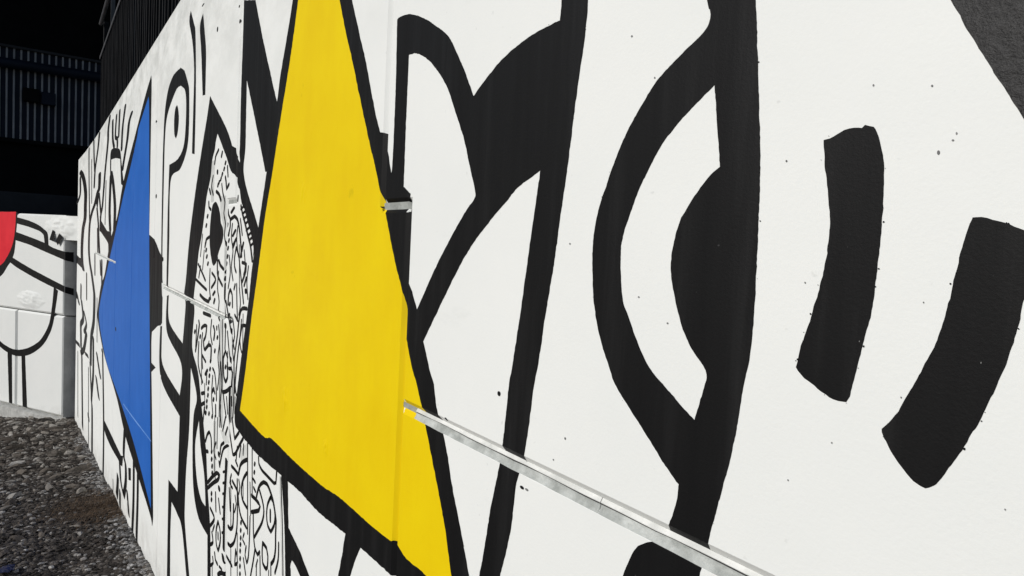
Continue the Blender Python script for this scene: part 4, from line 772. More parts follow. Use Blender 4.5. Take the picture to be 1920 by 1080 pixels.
 ('doodle',0.0063,0.0064,[(-2.6113,0.5665,1),(-2.5967,0.4343,1)]),
 ('doodle',0.0130,0.0097,[(-3.614,0.196,1),(-3.593,0.169,0),(-3.545,0.167,1)]),
 ('doodle',0.0134,0.0099,[(-3.725,0.197,1),(-3.66,0.237,0),(-3.692,0.275,1)]),
 ('doodle',0.0298,0.0093,[(-3.429,0.258,1),(-3.414,0.237,1)]),
 ('doodle',0.0136,0.0089,[(-3.35,0.288,1),(-3.242,0.287,1)]),
 ('doodle',0.0094,0.0087,[(-3.176,0.391,1),(-3.188,0.313,1),(-3.136,0.35,0),(-3.165,0.385,1)]),
 ('doodle',0.0184,0.0107,[(-3.526,0.117,1),(-3.467,0.154,0),(-3.373,0.187,1)]),
 ('doodle',0.0087,0.0072,[(-3.032,0.41,1),(-2.9872,0.3562,1)]),
 ('doodle',0.0052,0.0062,[(-2.5152,0.9385,1),(-2.473,0.7407,0),(-2.4408,0.5072,1)]),
 ('doodle',0.0064,0.0069,[(-2.8169,0.4702,1),(-2.8125,0.3565,1)]),
 ('doodle',0.0122,0.0085,[(-3.703,0.092,1),(-3.641,0.133,0),(-3.657,0.155,1)]),
 ('doodle',0.0075,0.0065,[(-3.63,1.305,1),(-3.598,1.145,0),(-3.596,0.924,1)]),
 ('doodle',0.0073,0.0064,[(-3.576,1.421,1),(-3.539,1.06,1)]),
 ('doodle',0.0079,0.0066,[(-3.696,0.9,1),(-3.682,0.677,0),(-3.643,0.575,1)]),
 ('doodle',0.0065,0.0060,[(-3.308,0.681,1),(-3.282,0.468,1)]),
 ('doodle',0.0064,0.0060,[(-3.269,0.356,1),(-3.248,0.182,1)]),
 ('doodle',0.0058,0.0057,[(-3.078,0.754,1),(-3.068,0.671,1)]),
 ('doodle',0.0053,0.0055,[(-2.9581,0.78,1),(-2.9337,0.6462,1)]),
 ('doodle',0.0076,0.0065,[(-3.632,0.905,1),(-3.625,0.749,1)]),
 ('doodle',0.0074,0.0064,[(-3.566,0.986,1),(-3.577,0.873,1)]),
 ('doodle',0.0064,0.0060,[(-3.27,1.09,1),(-3.271,1.014,1)]),
 ('doodle',0.0070,0.0062,[(-3.447,1.278,1),(-3.449,1.198,1)]),
 ('doodle',0.0060,0.0058,[(-3.155,0.478,1),(-3.127,0.237,1)]),
 ('doodle',0.0078,0.0066,[(-3.664,0.109,1),(-3.647,-0.028,1)]),
 ('doodle',0.0045,0.0050,[(-2.6371,0.525,1),(-2.6328,0.4174,1)]),
 ('doodle',0.0066,0.0060,[(-3.336,1.193,1),(-3.328,1.039,1)]),
 ('doodle',0.0089,0.0070,[(-3.977,1.015,1),(-3.957,0.854,1)]),
 ('doodle',0.0093,0.0072,[(-4.089,1.178,1),(-4.066,0.998,1)]),
 ('doodle',0.0086,0.0069,[(-3.893,1.267,1),(-3.905,1.248,1)]),
 ('doodle',0.0060,0.0058,[(-3.164,1.494,1),(-3.154,1.324,1)]),
 ('doodle',0.0062,0.0059,[(-3.271,1.806,1),(-3.247,1.609,1)]),
 ('doodle',0.0097,0.0074,[(-4.144,1.846,1),(-4.191,1.722,1)]),
 ('doodle',0.0094,0.0073,[(-4.087,1.756,1),(-4.119,1.649,1)]),
 ('far',0.1037,0.0236,[(-14.768,3.114,1),(-14.563,2.319,1)]),
 ('far',0.0642,0.0185,[(-11.261,2.532,1),(-11.325,1.921,1)]),
 ('far',0.0792,0.0202,[(-12.737,0.709,1),(-12.575,0.03,1)]),
 ('far',0.1701,0.0287,[(-19.139,-1.166,1),(-18.659,-2.629,1)]),
 ('far',0.1031,0.0225,[(-14.748,-0.787,1),(-14.362,-2.218,1)]),
 ('far',0.0455,0.0151,[(-9.367,-1.24,1),(-9.323,-1.46,1)]),
 ('doodle',0.0110,0.0083,[(-3.894,2.164,1),(-3.928,2.109,0),(-3.881,2.064,1)]),
 ('doodle',0.0096,0.0078,[(-3.679,2.11,1),(-3.648,2.063,0),(-3.594,2.013,0),(-3.612,1.96,0),(-3.569,1.906,0),(-3.587,1.852,0),(-3.545,1.799,1)]),
 ('doodle',0.0086,0.0074,[(-3.42,1.905,1),(-3.435,1.841,0),(-3.394,1.777,0),(-3.418,1.699,0),(-3.378,1.637,1)]),
 ('doodle',0.0083,0.0072,[(-3.312,1.893,1),(-3.325,1.83,0),(-3.285,1.756,1)]),
 ('doodle',0.0076,0.0069,[(-3.178,1.784,1),(-3.15,1.713,0),(-3.175,1.675,1)]),
 ('doodle',0.0074,0.0068,[(-3.094,1.716,1),(-3.113,1.643,0),(-3.087,1.573,1)]),
 ('doodle',0.0126,0.0089,[(-4.183,1.661,1),(-4.223,1.597,1)]),
 ('doodle',0.0111,0.0083,[(-3.914,1.66,1),(-3.915,1.558,0),(-3.88,1.502,1)]),
 ('doodle',0.0099,0.0079,[(-3.699,1.658,1),(-3.714,1.573,0),(-3.668,1.508,0),(-3.685,1.437,0),(-3.644,1.413,1)]),
 ('doodle',0.0088,0.0074,[(-3.469,1.749,1),(-3.437,1.672,0),(-3.473,1.592,1)]),
 ('doodle',0.0079,0.0070,[(-3.247,1.609,1),(-3.219,1.537,0),(-3.243,1.485,1)]),
 ('doodle',0.0085,0.0073,[(-3.355,1.447,1),(-3.314,1.375,0),(-3.351,1.319,0),(-3.322,1.259,1)]),
 ('doodle',0.0099,0.0079,[(-3.665,1.383,1),(-3.63,1.305,0),(-3.658,1.218,0),(-3.623,1.14,0),(-3.65,1.052,1)]),
 ('doodle',0.0108,0.0082,[(-3.838,1.391,1),(-3.857,1.316,0),(-3.809,1.265,1)]),
 ('doodle',0.0130,0.0090,[(-4.251,1.311,1),(-4.267,1.182,1)]),
 ('doodle',0.0120,0.0087,[(-4.073,1.288,1),(-4.093,1.208,0),(-4.048,1.093,1)]),
 ('doodle',0.0096,0.0077,[(-3.593,1.201,1),(-3.555,1.098,0),(-3.578,0.983,0),(-3.541,0.882,1)]),
 ('doodle',0.0106,0.0081,[(-3.774,1.098,1),(-3.789,0.995,0),(-3.75,0.902,1)]),
 ('doodle',0.0088,0.0074,[(-3.443,1.054,1),(-3.411,0.981,1)]),
 ('doodle',0.0085,0.0073,[(-3.343,1.075,1),(-3.341,0.958,1)]),
 ('doodle',0.0082,0.0072,[(-3.265,1.231,1),(-3.277,1.152,0),(-3.25,1.107,1)]),
 ('doodle',0.0116,0.0085,[(-3.975,0.88,1),(-3.995,0.8,1)]),
 ('doodle',0.0079,0.0070,[(-3.19,1.466,1),(-3.209,1.365,0),(-3.173,1.321,1)]),
 ('doodle',0.0113,0.0084,[(-3.927,1.085,1),(-3.934,1.024,1)]),
 ('doodle',0.0102,0.0080,[(-3.654,0.77,1),(-3.7,0.714,0),(-3.644,0.688,1)]),
 ('doodle',0.0085,0.0073,[(-3.3,0.71,1),(-3.327,0.662,0),(-3.271,0.654,1)]),
 ('doodle',0.0077,0.0069,[(-3.154,0.73,1),(-3.132,0.707,0),(-3.147,0.669,1)]),
 ('doodle',0.0101,0.0079,[(-3.639,0.334,1),(-3.674,0.293,1)]),
 ('doodle',0.0079,0.0070,[(-3.216,0.634,1),(-3.191,0.604,0),(-3.217,0.557,1)]),
 ('doodle',0.0074,0.0068,[(-3.032,0.525,1),(-3.056,0.487,0),(-3.017,0.482,1)]),
 ('doodle',0.0091,0.0075,[(-3.504,0.172,1),(-3.444,0.181,1)]),
 ('doodle',0.0065,0.0064,[(-2.8031,0.499,1),(-2.8245,0.4623,1)]),
]

def spline(P, closed, step):
    """smooth an outline through its points, keeping flagged corners sharp"""
    n = len(P); out = []
    segs = n if closed else n - 1
    def g(i): return P[i % n] if closed else P[max(0, min(n - 1, i))]
    for i in range(segs):
        p1, p2 = g(i), g(i + 1)
        p0 = g(i - 1) if not p1[2] else p1
        p3 = g(i + 2) if not p2[2] else p2
        ln = math.hypot(p2[0] - p1[0], p2[1] - p1[1])
        k = max(1, min(60, int(ln / step)))
        for s in range(k):
            t = s / k
            q = []
            for c in (0, 1):
                m1 = (p2[c] - p0[c]) / 2; m2 = (p3[c] - p1[c]) / 2
                q.append((2*t**3 - 3*t**2 + 1) * p1[c] + (t**3 - 2*t**2 + t) * m1 + (-2*t**3 + 3*t**2) * p2[c] + (t**3 - t**2) * m2)
            out.append((q[0], q[1]))
    if not closed: out.append((P[-1][0], P[-1][1]))
    return out
def rough_edge(ps, amp, seed):
    out = []
    for x, z in ps:
        v = Vector((x * 60, z * 60, seed)); w = Vector((x * 190, z * 190, seed + 7))
        k = amp * (0.7 * noise.noise(v) + 0.5 * noise.noise(w))
        k2 = amp * (0.7 * noise.noise(v + Vector((31, 5, 2))) + 0.5 * noise.noise(w + Vector((9, 2, 8))))
        out.append((x + k, z + k2))
    return out
def film(name, contours, material, parent, y_off, place, cut=True, extra=None):
    bm = bmesh.new()
    verts = [bm.verts.new((x, 0, z)) for c in contours for x, z in c]
    for t in tessellate_polygon([[Vector((x, z, 0)) for x, z in c] for c in contours]):
        try: bm.faces.new([verts[k] for k in t])
        except ValueError: pass
    if extra: extra(bm)
    if cut:
        xs = [v.co.x for v in bm.verts]; zs = [v.co.z for v in bm.verts]
        x0, x1, z0, z1 = min(xs), max(xs), min(zs), max(zs)
        lx = sorted({round(xj + s * k, 5) for (xj, a, b) in UP for s in (-1, 1) for k in (GV, GV + CV) if a < z1 and b > z0})
        lz = sorted({round(zj + s * k, 5) for (zj, a, b) in BED for s in (-1, 1) for k in (GH, GH + CH) if a < x1 and b > x0})
        lz += [zj for zj in (ZB, zj2, zj3)]
        lx += [J7, J5]
        for x in lx:
            if x0 < x < x1:
                bmesh.ops.bisect_plane(bm, geom=bm.verts[:] + bm.edges[:] + bm.faces[:], plane_co=(x, 0, 0), plane_no=(1, 0, 0), dist=1e-6)
        for z in lz:
            if z0 < z < z1:
                bmesh.ops.bisect_plane(bm, geom=bm.verts[:] + bm.edges[:] + bm.faces[:], plane_co=(0, 0, z), plane_no=(0, 0, 1), dist=1e-6)
        dead = [f for f in bm.faces if in_open_bed(*(lambda c: (c.x, c.z))(f.calc_center_median()))]
        if dead: bmesh.ops.delete(bm, geom=dead, context='FACES')
        for v in bm.verts:
            v.co.y = film_depth(v.co.x, v.co.z)
    for v in bm.verts:
        v.co = Vector(place(v.co.x, v.co.y - y_off, v.co.z))
    bmesh.ops.recalc_face_normals(bm, faces=bm.faces)
    bmesh.ops.triangulate(bm, faces=[f for f in bm.faces if len(f.verts) > 4])
    return bm_mesh(name, bm, material, parent)

on_main = lambda x, y, z: (x, y, z)
for i, (name, mt, layer, cs) in enumerate(MAIN_PAINT):
    far = max(1.0, -sum(p[0] for p in cs[0]) / len(cs[0]))
    step = 0.0042 * far; amp = 0.0014 * min(far, 2.4)
    if mt == 'blue': amp *= 0.5
    dense = [rough_edge(spline(c, True, step), amp, i * 3.7) for c in cs]
    film(name, dense, M[mt], wall, 0.00012 + 0.00014 * layer + 0.000008 * (i % 14), on_main)

def pen(ps, wa, wb, cap=5):
    """outline of a stroke drawn with an elliptical brush"""
    n = len(ps); left, right = [], []
    def tang(i):
        a = ps[max(0, i - 1)]; b = ps[min(n - 1, i + 1)]
        tx, tz_ = (b[0] - a[0]) / wa, (b[1] - a[1]) / wb
        l = math.hypot(tx, tz_) or 1.0
        return tx / l, tz_ / l
    for i in range(n):
        tx, tz_ = tang(i)
        left.append((ps[i][0] - tz_ * wa, ps[i][1] + tx * wb))
        right.append((ps[i][0] + tz_ * wa, ps[i][1] - tx * wb))
    out = list(left)
    def capp(i, sgn):
        tx, tz_ = tang(i); r = []
        for k in range(1, cap):
            a = math.pi * k / cap
            nx, nz = -tz_ * math.cos(a) * sgn + tx * math.sin(a) * sgn, tx * math.cos(a) * sgn + tz_ * math.sin(a) * sgn
            r.append((ps[i][0] + nx * wa, ps[i][1] + nz * wb))
        return r
    return left, right, capp(n - 1, 1), capp(0, -1)
def line_film(name, wa, wb, P, parent, y_off, material='black'):
    ps = spline(P, False, max(0.02, wb * 1.5))
    left, right, c1, c0 = pen(ps, wa, wb)
    bm = bmesh.new()
    lv = [bm.verts.new((x, 0, z)) for x, z in left]; rv = [bm.verts.new((x, 0, z)) for x, z in right]
    for i in range(len(ps) - 1):
        bm.faces.new((lv[i], lv[i + 1], rv[i + 1], rv[i]))
    e = [bm.verts.new((x, 0, z)) for x, z in c1]
    bm.faces.new([lv[-1]] + e + [rv[-1]])
    s = [bm.verts.new((x, 0, z)) for x, z in c0]
    bm.faces.new([rv[0]] + s + [lv[0]])
    xs = [v.co.x for v in bm.verts]; zs = [v.co.z for v in bm.verts]
    x0, x1, z0, z1 = min(xs), max(xs), min(zs), max(zs)
    for (xj, a, b) in UP:
        for k in (-GV - CV, -GV, GV, GV + CV):
            if x0 < xj + k < x1 and a < z1 and b > z0:
                bmesh.ops.bisect_plane(bm, geom=bm.verts[:] + bm.edges[:] + bm.faces[:], plane_co=(xj + k, 0, 0), plane_no=(1, 0, 0), dist=1e-6)
    for (zj, a, b) in BED:
        for k in (-GH - CH, -GH, GH, GH + CH):
            if z0 < zj + k < z1 and a < x1 and b > x0:
                bmesh.ops.bisect_plane(bm, geom=bm.verts[:] + bm.edges[:] + bm.faces[:], plane_co=(0, 0, zj + k), plane_no=(0, 0, 1), dist=1e-6)
    dead = [f for f in bm.faces if in_open_bed(*(lambda c: (c.x, c.z))(f.calc_center_median()))]
    if dead: bmesh.ops.delete(bm, geom=dead, context='FACES')
    for v in bm.verts:
        v.co.y = film_depth(v.co.x, v.co.z) - y_off
    bmesh.ops.recalc_face_normals(bm, faces=bm.faces)
    return bm_mesh(name, bm, M[material], parent)
NAMES = {'doodle': 'doodle_line', 'far': 'black_line', 'spot': 'paint_spot'}
for i, (g, wa, wb, P) in enumerate(LINES):
    line_film(NAMES[g], wa, wb, P, wall, 0.00075 + 0.000006 * (i % 40), 'speck' if g == 'spot' and wb < 0.0025 else 'black')

# lifted, cracked spots in the yellow coat
def blister(cx, cz, r, seed):
    n = 16
    V, F = [], []
    for i in range(n + 1):
        for j in range(n + 1):
            u, v = i / n * 2 - 1, j / n * 2 - 1
            e = max(0.0, 1 - math.hypot(u, v) * (1 + 0.4 * noise.noise(Vector((u * 2, v * 2, seed)))))
            h = -0.0004 + e * (0.003 + 0.006 * noise.noise(Vector((u * 3.1, v * 3.1, seed + 3))) + 0.004 * noise.noise(Vector((u * 8, v * 8, seed))))
            V.append((cx + r * u, -0.0005 - h, cz + r * 1.1 * v))
    for i in range(n):
        for j in range(n):
            a = i * (n + 1) + j
            F.append((a, a + n + 1, a + n + 2, a + 1))
    link_mesh('paint_blister', V, F, M['yellow'], wall, True)
blister(-2.37, 0.165 + H, 0.055, 1.0)
blister(-2.49, -0.60 + H, 0.06, 5.0)
blister(-2.05, -0.66 + H, 0.03, 9.0)
# fine spatter thrown by the brush round the free-standing marks
def splatter(outline, seed, count, reach):
    rr = random.Random(seed)
    V, F = [], []
    pts_ = spline(outline, True, 0.01)
    for i in range(count):
        x, z = pts_[int(rr.random() ** 1.0 * (len(pts_) - 1))]
        x += rr.gauss(0, reach); z += rr.gauss(0, reach)
        r = 0.0005 + 0.0010 * rr.random() ** 3
        o0 = len(V)
        y = film_depth(x, z) - 0.0009
        a0 = rr.uniform(0, 6)
        for k in range(6):
            q = r * rr.uniform(0.6, 1.2)
            V.append((x + q * math.cos(a0 + k * 1.047), y, z + q * math.sin(a0 + k * 1.047)))
        F.append(tuple(range(o0, o0 + 6)))
    o = link_mesh('paint_spatter', V, F, M['black'], wall)
    o['kind'] = 'stuff'
for i, (name, mt, layer, cs) in enumerate(MAIN_PAINT):
    if name == 'black_brush_mark': splatter(cs[0], i, 24, 0.0018)
    elif name in ('black_eye_outline', 'black_leaf_arch', 'black_outline'): splatter(cs[0], i, 24, 0.0020)

# ------------------------------------------------------------------ wing wall beyond the bend
C0 = Vector((-20.30, 0.0, 0.0))
A30 = math.radians(30)
EW = Vector((-math.cos(A30), -math.sin(A30), 0)); NW = Vector((math.sin(A30), -math.cos(A30), 0))
S0 = 0.50
RA = math.radians(80)
PR = C0 + EW * S0
ER = Vector((math.cos(RA), math.sin(RA), 0)); NR = Vector((math.sin(RA), -math.cos(RA), 0))
wing = thing('wing_wall', 'lower white concrete wing wall with a red painted disc beyond the bend', 'wall')
def on_wing(s, dep, z):
    p = C0 + EW * s - NW * dep
    return (p.x, p.y, z)
def on_ret(s, dep, z):
    p = PR + ER * s - NR * dep
    return (p.x, p.y, z)
WT, WG, WB = 0.31 + H, -2.31 + H, -4.98 + H
SJ = 2.56; SE = 14.0
wing_outlines = [[(S0, WG), (SJ + 3.4, WG), (SJ + 3.4, WT), (S0, WT)], [(SJ + 3.4, WG), (SE, WG), (SE, WT), (SJ + 3.4, WT)],
                 [(S0, WB), (SJ, WB), (SJ, WG), (S0, WG)], [(SJ, WB), (SJ + 5.4, WB), (SJ + 5.4, WG), (SJ, WG)],
                 [(SJ + 5.4, WB), (SE, WB), (SE, WG), (SJ + 5.4, WG)]]
for ol in wing_outlines:
    panel(ol, wing, M['white'], to3=on_wing, gv=0.018, gh=0.012, cv=0.045, ch=0.045, dv=0.04)
def ribbon_box(name, s0, s1, d0, d1, z0, z1, material, parent, place):
    V = [place(s, dd, z) for s in (s0, s1) for dd in (d0, d1) for z in (z0, z1)]
    F = [(0, 1, 3, 2), (4, 6, 7, 5), (0, 4, 5, 1), (2, 3, 7, 6), (0, 2, 6, 4), (1, 5, 7, 3)]
    return link_mesh(name, V, F, material, parent)
ribbon_box('backing_slab', S0 + 0.02, SE - 0.02, 0.09, 0.6, WB - 0.9, WT - 0.02, M['concrete'], wing, on_wing)
ribbon_box('joint_sealant', SJ - 0.03, SJ + 0.03, 0.046, 0.085, WB, WG - 0.02, M['concrete'], wing, on_wing)
ribbon_box('joint_strip', S0, SE, 0.052, 0.088, WG - 0.03, WG + 0.03, M['slot'], wing, on_wing)
ribbon_box('footing', S0 - 0.45, SE, -0.14, 0.5, WB - 1.6, WB - 0.025, M['concrete'], wing, on_wing)
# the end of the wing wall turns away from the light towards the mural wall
ribbon_box('end_return', 0.004, 3.2, 0.0, 0.35, WB, WG - 0.02, M['returnshade'], wing, on_ret)
ribbon_box('end_return', 0.004, 3.2, -0.02, 0.35, WG + 0.015, WT - 0.10, M['returnshade'], wing, on_ret)
# rough unpainted plaster patches: lumpy sheets proud of the panel
def rough_patch(name, cs, cz, rs, rz, parent, amp, clip_top=None):
    n, m = 26, 20
    V, F = [], []
    for i in range(n + 1):
        for j in range(m + 1):
            u, v = i / n * 2 - 1, j / m * 2 - 1
            s, z = cs + rs * u, cz + rz * v
            edge = max(0.0, 1 - (u * u + v * v) ** 1.5 - 0.6 * abs(noise.noise(Vector((s * 4, z * 4, 3)))))
            h = edge * (0.4 * amp + amp * abs(noise.noise(Vector((s * 11, z * 9, 1)))) + 0.5 * amp * noise.noise(Vector((s * 24, z * 20, 6)))) - 0.004 * (1 - edge)
            V.append(on_wing(s, -h, z))
    for i in range(n):
        for j in range(m):
            a = i * (m + 1) + j
            F.append((a, a + m + 1, a + m + 2, a + 1))
    return link_mesh(name, V, F, M['white'], parent, True)
rough_patch('plaster_patch', 0.70, WT - 0.335, 0.74, 0.31, wing, 0.06)
rough_patch('plaster_patch', 1.95, WG + 0.31, 0.68, 0.26, wing, 0.05)
for i, (name, mt, layer, cs) in enumerate(WING_PAINT):
    dense = [rough_edge(spline(c, True, 0.06), 0.006, i * 2.3) for c in cs]
    film(name, dense, M[mt], wing, 0.0008 + 0.0005 * layer + 0.00005 * i + (0.045 if name in ('black_dash',) else 0), on_wing, cut=False)
for i, (name, mt, layer, cs) in enumerate(RETURN_PAINT):
    film(name, [[(max(0.006, p[0]) if p[0] < 0.3 else 3.1, p[1]) for p in cs[0]]], M[mt], wing, 0.022, on_ret, cut=False)

# ------------------------------------------------------------------ terrace and railing above the wall
tv = [(-60, 0.45, TOPZ - 0.10), (RX + 20, 0.45, TOPZ - 0.10), (RX + 20, 60, TOPZ - 0.10), (-60, 60, TOPZ - 0.10)]
tr = link_mesh('terrace_ground', tv, [(0, 1, 2, 3)], M['asphalt'])
tr['kind'] = 'structure'
railing = thing('railing', 'tall black steel railing with close upright bars along the wall top', 'railing', loc=(-10, 0.2, TOPZ))
def in_rail(bm):
    bmesh.ops.translate(bm, verts=bm.verts, vec=(10, -0.2, -TOPZ))
    return bm
bar_src = None
RY = 0.2
x = -15.9
k = 0
while x < -4.2:
    if bar_src is None:
        bar_src = bm_mesh('bar', box_data(-0.016, 0.016, -0.008, 0.008, -0.1, 1.86, 0.002), M['bar'], railing)
        b = bar_src
    else:
        b = bar_src.copy(); col.objects.link(b); b.parent = railing
    b.location = (x + 10, 0.003 * math.sin(k * 1.7), 0)
    x += 0.20; k += 1
for px_, w in ((-16.0, 0.05), (-11.1, 0.045), (-8.0, 0.045), (-4.9, 0.045)):
    bm_mesh('post', in_rail(box_data(px_ - w, px_ + w, RY + 0.03, RY + 0.12, TOPZ - 0.1, TOPZ + (2.55 if px_ < -15 else 1.95), 0.006)), M['bar'] if px_ != -11.1 else M['rail'], railing)
for z0, h in ((0.10, 0.05), (1.80, 0.05)):
    bm_mesh('cross_rail', in_rail(box_data(-16.0, -4.0, RY - 0.032, RY - 0.022, TOPZ + z0, TOPZ + z0 + h)), M['rail'] if z0 > 1 else M['bar'], railing)
bm = bmesh.new()
bmesh.ops.create_cone(bm, cap_ends=True, segments=10, radius1=0.035, radius2=0.035, depth=12.0, matrix=Matrix.Translation((-10, RY - 0.02, TOPZ + 2.5)) @ Matrix.Rotation(math.pi / 2, 4, 'Y'))
bm_mesh('hand_rail', in_rail(bm), M['rail'], railing, True)
for px_ in (-13.4, -9.6, -6.2):
    bm_mesh('bracket', in_rail(box_data(px_ - 0.02, px_ + 0.02, RY - 0.03, RY + 0.03, TOPZ + 1.86, TOPZ + 2.47)), M['rail'], railing)

# ------------------------------------------------------------------ dark shed in the shade behind
SX = -34.0
shed = thing('shed', 'dark shed with navy ribbed steel cladding in the shade behind the wing wall', 'shed', loc=(SX, 0, 0))
def sh(name, y0, y1, z0, z1, x0, x1, m, bev=0.0):
    bm = box_data(x0, x1, y0, y1, z0, z1, bev)
    return bm_mesh(name, bm, m, shed)
sh('rear_wall', -14, 44, -5, 20, -0.6, -0.2, M['deepshade'])
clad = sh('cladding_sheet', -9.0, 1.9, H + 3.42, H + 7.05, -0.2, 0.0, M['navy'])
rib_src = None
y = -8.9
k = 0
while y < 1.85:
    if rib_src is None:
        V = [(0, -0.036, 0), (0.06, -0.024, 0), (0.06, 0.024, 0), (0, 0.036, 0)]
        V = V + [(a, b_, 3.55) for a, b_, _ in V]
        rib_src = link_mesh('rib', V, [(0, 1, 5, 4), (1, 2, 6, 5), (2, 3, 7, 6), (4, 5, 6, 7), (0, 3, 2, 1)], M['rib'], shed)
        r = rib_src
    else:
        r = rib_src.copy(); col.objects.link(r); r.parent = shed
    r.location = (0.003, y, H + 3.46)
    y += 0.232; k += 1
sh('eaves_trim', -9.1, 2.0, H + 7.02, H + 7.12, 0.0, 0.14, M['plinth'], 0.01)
sh('sill_trim', -9.1, 2.0, H + 3.30, H + 3.45, -0.1, 0.12, M['deepshade'], 0.01)
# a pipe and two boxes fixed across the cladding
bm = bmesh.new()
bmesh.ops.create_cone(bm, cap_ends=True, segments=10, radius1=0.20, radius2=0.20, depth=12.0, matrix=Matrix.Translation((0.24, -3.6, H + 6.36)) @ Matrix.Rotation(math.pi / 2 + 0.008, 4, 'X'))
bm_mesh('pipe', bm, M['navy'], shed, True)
sh('vent_box', -1.40, -0.86, H + 4.98, H + 5.50, 0.05, 0.35, M['deepshade'], 0.02)
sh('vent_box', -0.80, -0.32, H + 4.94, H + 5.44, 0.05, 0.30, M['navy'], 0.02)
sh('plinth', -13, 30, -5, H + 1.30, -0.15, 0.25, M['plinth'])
sh('shade_canopy', -14, 44, H + 13.2, H + 13.6, -3, 6.0, M['deepshade'])  # canopy above the view, added to keep sun off the shed
sh('gable_post', 1.65, 1.95, H + 1.3, H + 8.6, 0.02, 0.30, M['deepshade'], 0.01)

# ------------------------------------------------------------------ rubble bank along the foot of the walls
def stone_mesh(seed, sub=2):
    bm = bmesh.new()
    bmesh.ops.create_icosphere(bm, subdivisions=sub, radius=1.0)
    rnd = random.Random(seed)
    fx, fy, fz = 1.25, rnd.uniform(0.45, 0.8), rnd.uniform(0.28, 0.5)
    for v in bm.verts:
        d_ = 1 + 0.34 * noise.noise(v.co * 1.3 + Vector((seed * 3.1, 0, 0))) + 0.16 * noise.noise(v.co * 3.4 + Vector((0, seed * 2.1, 0)))
        v.co = Vector((v.co.x * fx * d_, v.co.y * fy * d_, v.co.z * fz * d_))
    # a few flat broken faces
    for q in range(3):
        nrm = Vector((rnd.uniform(-1, 1), rnd.uniform(-1, 1), rnd.uniform(-0.4, 1))).normalized()
        lim = rnd.uniform(0.30, 0.5)
        for v in bm.verts:
            dd = v.co.dot(nrm) - lim
            if dd > 0: v.co -= nrm * dd
    me = bpy.data.meshes.new('stone'); bm.to_mesh(me); bm.free()
    me.materials.append(M['stone'])
    return me
metas = [stone_mesh(s) for s in range(14)]
def wall_y(x):
    # foot of the walls: the mural wall, then the wing wall
    if x > C0.x: return 0.0
    return (x - C0.x) * math.tan(A30) - 0.16
rnd = random.Random(21)
placed = []
count = 0
tries = 0
while count < 300 and tries < 9000:
    tries += 1
    x = -7.2 - 15.0 * rnd.random() ** 1.0
    w = 1.0 + 0.045 * (-x)
    y = wall_y(x) - 0.05 - w * rnd.random()
    if -9.6 < x < -7.9 and y > -0.75: continue
    r = rnd.choice((0.05, 0.055, 0.065, 0.075, 0.095, 0.13)) * (0.8 + 0.035 * -x * 0.8) * (0.5 if x > -9 else 0.72 if x > -11 else 1.0)
    if y + r * 0.8 > wall_y(x): continue
    if any((x - a) ** 2 + (y - b_) ** 2 < (0.72 * (r + c_)) ** 2 for a, b_, c_ in placed): continue
    placed.append((x, y, r))
    o = bpy.data.objects.new('stone', metas[count % 14])
    col.objects.link(o); o.parent = ground
    o.location = (x, y, ground_z(x) + 0.05 * noise.noise(Vector((x * 0.9, y * 1.1, 0))) + r * 0.16)
    o.rotation_euler = (rnd.uniform(-0.35, 0.35), rnd.uniform(-0.35, 0.35), rnd.uniform(0, 6.28))
    o.scale = (r, r * rnd.uniform(0.75, 1.1), r * rnd.uniform(0.7, 1.25))
    count += 1
def gravel():
    base = []
    for s in range(6):
        bm = bmesh.new(); bmesh.ops.create_icosphere(bm, subdivisions=1, radius=1.0)
        rr = random.Random(s + 50)
        for v in bm.verts:
            k_ = 1 + 0.45 * noise.noise(v.co * 1.4 + Vector((s * 5, 0, 0)))
            v.co = Vector((v.co.x * k_, v.co.y * k_ * 0.8, v.co.z * k_ * 0.55))
        bm.verts.index_update()
        base.append(([v.co.copy() for v in bm.verts], [tuple(v.index for v in f.verts) for f in bm.faces])); bm.free()
    rr = random.Random(5)
    V, F = [], []
    for i in range(21000):
        t = rr.random()
        x = -4.6 - 18.4 * t ** 1.25
        y = wall_y(x) - 0.01 - (1.0 + 0.05 * -x) * rr.random()
        fine = rr.random()
        r = (0.011 + 0.022 * fine ** 2) * (1 + 0.07 * max(0, -x - 6))
        if -9.4 < x < -7.9 and y > -0.62 and rr.random() < 0.75: continue
        z = ground_z(x) + 0.05 * noise.noise(Vector((x * 0.9, y * 1.1, 0))) + 0.025 * noise.noise(Vector((x * 3.1, y * 3.1, 4))) + r * 0.15
        a = rr.uniform(0, 6.28); ca, sa = math.cos(a), math.sin(a); tl = rr.uniform(-0.5, 0.5)
        vs_, fs_ = base[i % 6]
        o0 = len(V)
        for v in vs_:
            X, Y = v.x * ca - v.y * sa, v.x * sa + v.y * ca
            V.append((x + X * r, min(y + Y * r, wall_y(x) - 0.002), z + (v.z + X * tl * 0.5) * r))
        F += [tuple(o0 + q for q in f) for f in fs_]
    o = link_mesh('gravel', V, F, M['gravel'])
    o['kind'] = 'stuff'; o['label'] = 'dark loose gravel along the foot of the mural wall'; o['category'] = 'gravel'
gravel()
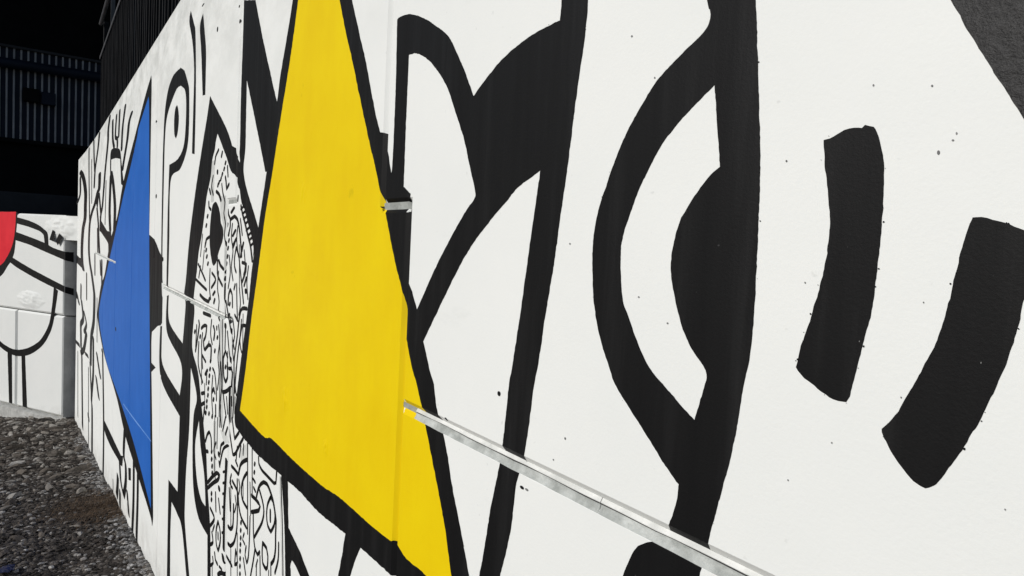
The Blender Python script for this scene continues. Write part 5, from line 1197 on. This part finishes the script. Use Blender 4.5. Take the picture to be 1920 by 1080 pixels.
def dusted_gravel():
    rr = random.Random(77)
    bm = bmesh.new(); bmesh.ops.create_icosphere(bm, subdivisions=1, radius=1.0)
    for v in bm.verts:
        k_ = 1 + 0.4 * noise.noise(v.co * 1.5)
        v.co = Vector((v.co.x * k_, v.co.y * k_ * 0.85, v.co.z * k_ * 0.6))
    bm.verts.index_update()
    vs_ = [v.co.copy() for v in bm.verts]; fs_ = [tuple(v.index for v in f.verts) for f in bm.faces]; bm.free()
    V, F = [], []
    for i in range(2600):
        x = -4.6 - 11.5 * rr.random() ** 1.2
        y = -0.006 - abs(rr.gauss(0, 0.10))
        if -9.3 < x < -8.0 and rr.random() < 0.8: continue
        r = rr.uniform(0.008, 0.026) * (1 + 0.06 * max(0, -x - 6))
        z = ground_z(x) + 0.05 * noise.noise(Vector((x * 0.9, y * 1.1, 0))) + 0.025 * noise.noise(Vector((x * 3.1, y * 3.1, 4))) + r * 0.3
        a = rr.uniform(0, 6.28); ca, sa = math.cos(a), math.sin(a)
        o0 = len(V)
        for v in vs_:
            X, Y = v.x * ca - v.y * sa, v.x * sa + v.y * ca
            V.append((x + X * r, min(y + Y * r, -0.002), z + v.z * r))
        F += [tuple(o0 + q for q in f) for f in fs_]
    o = link_mesh('dusted_gravel', V, F, M['dusted'])
    o['kind'] = 'stuff'; o['label'] = 'pale paint-dusted gravel against the foot of the mural wall'; o['category'] = 'gravel'
dusted_gravel()
def dry_grass():
    rr = random.Random(9)
    V, F = [], []
    for i in range(5200):
        x = rr.gauss(-8.7, 0.42); y = -abs(rr.gauss(0.06, 0.30))
        if y < -1.0: continue
        z = ground_z(x) + 0.05 * noise.noise(Vector((x * 0.9, y * 1.1, 0))) + 0.025 * noise.noise(Vector((x * 3.1, y * 3.1, 4)))
        h = rr.uniform(0.015, 0.06); a = rr.uniform(0, 6.28); w = 0.004
        lx, ly = math.cos(a) * h * 1.1, math.sin(a) * h * 1.1
        o0 = len(V)
        yy = min(y, -0.01)
        V += [(x - w, yy, z - 0.005), (x + w, yy, z - 0.005), (x + lx * 0.5 + w * 0.8, min(yy + ly * 0.5, -0.005), z + h * 0.7), (x + lx * 0.5 - w * 0.8, min(yy + ly * 0.5, -0.005), z + h * 0.7), (x + lx, min(yy + ly, -0.003), z + h * 0.75)]
        F += [(o0, o0 + 1, o0 + 2, o0 + 3), (o0 + 3, o0 + 2, o0 + 4)]
    o = link_mesh('dry_grass', V, F, M['drygrass'])
    o['kind'] = 'stuff'; o['label'] = 'patch of dead brown grass at the foot of the wall'; o['category'] = 'grass'
dry_grass()
def plastic_scrap():
    V, F = [], []
    n = 9
    for i in range(n):
        for j in range(n):
            u, v = i / (n - 1) - 0.5, j / (n - 1) - 0.5
            x = -6.60 + u * 0.20; y = -0.985 + v * 0.16
            V.append((x, y, ground_z(x) + 0.05 + 0.035 * noise.noise(Vector((u * 6, v * 6, 2)))))
    for i in range(n - 1):
        for j in range(n - 1):
            a = i * n + j
            F.append((a, a + n, a + n + 1, a + 1))
    o = link_mesh('plastic_scrap', V, F, M['plastic'], None, True)
    md = o.modifiers.new('thickness', 'SOLIDIFY'); md.thickness = 0.002
    o['label'] = 'crumpled dark blue plastic scrap lying on the gravel'; o['category'] = 'litter'
plastic_scrap()
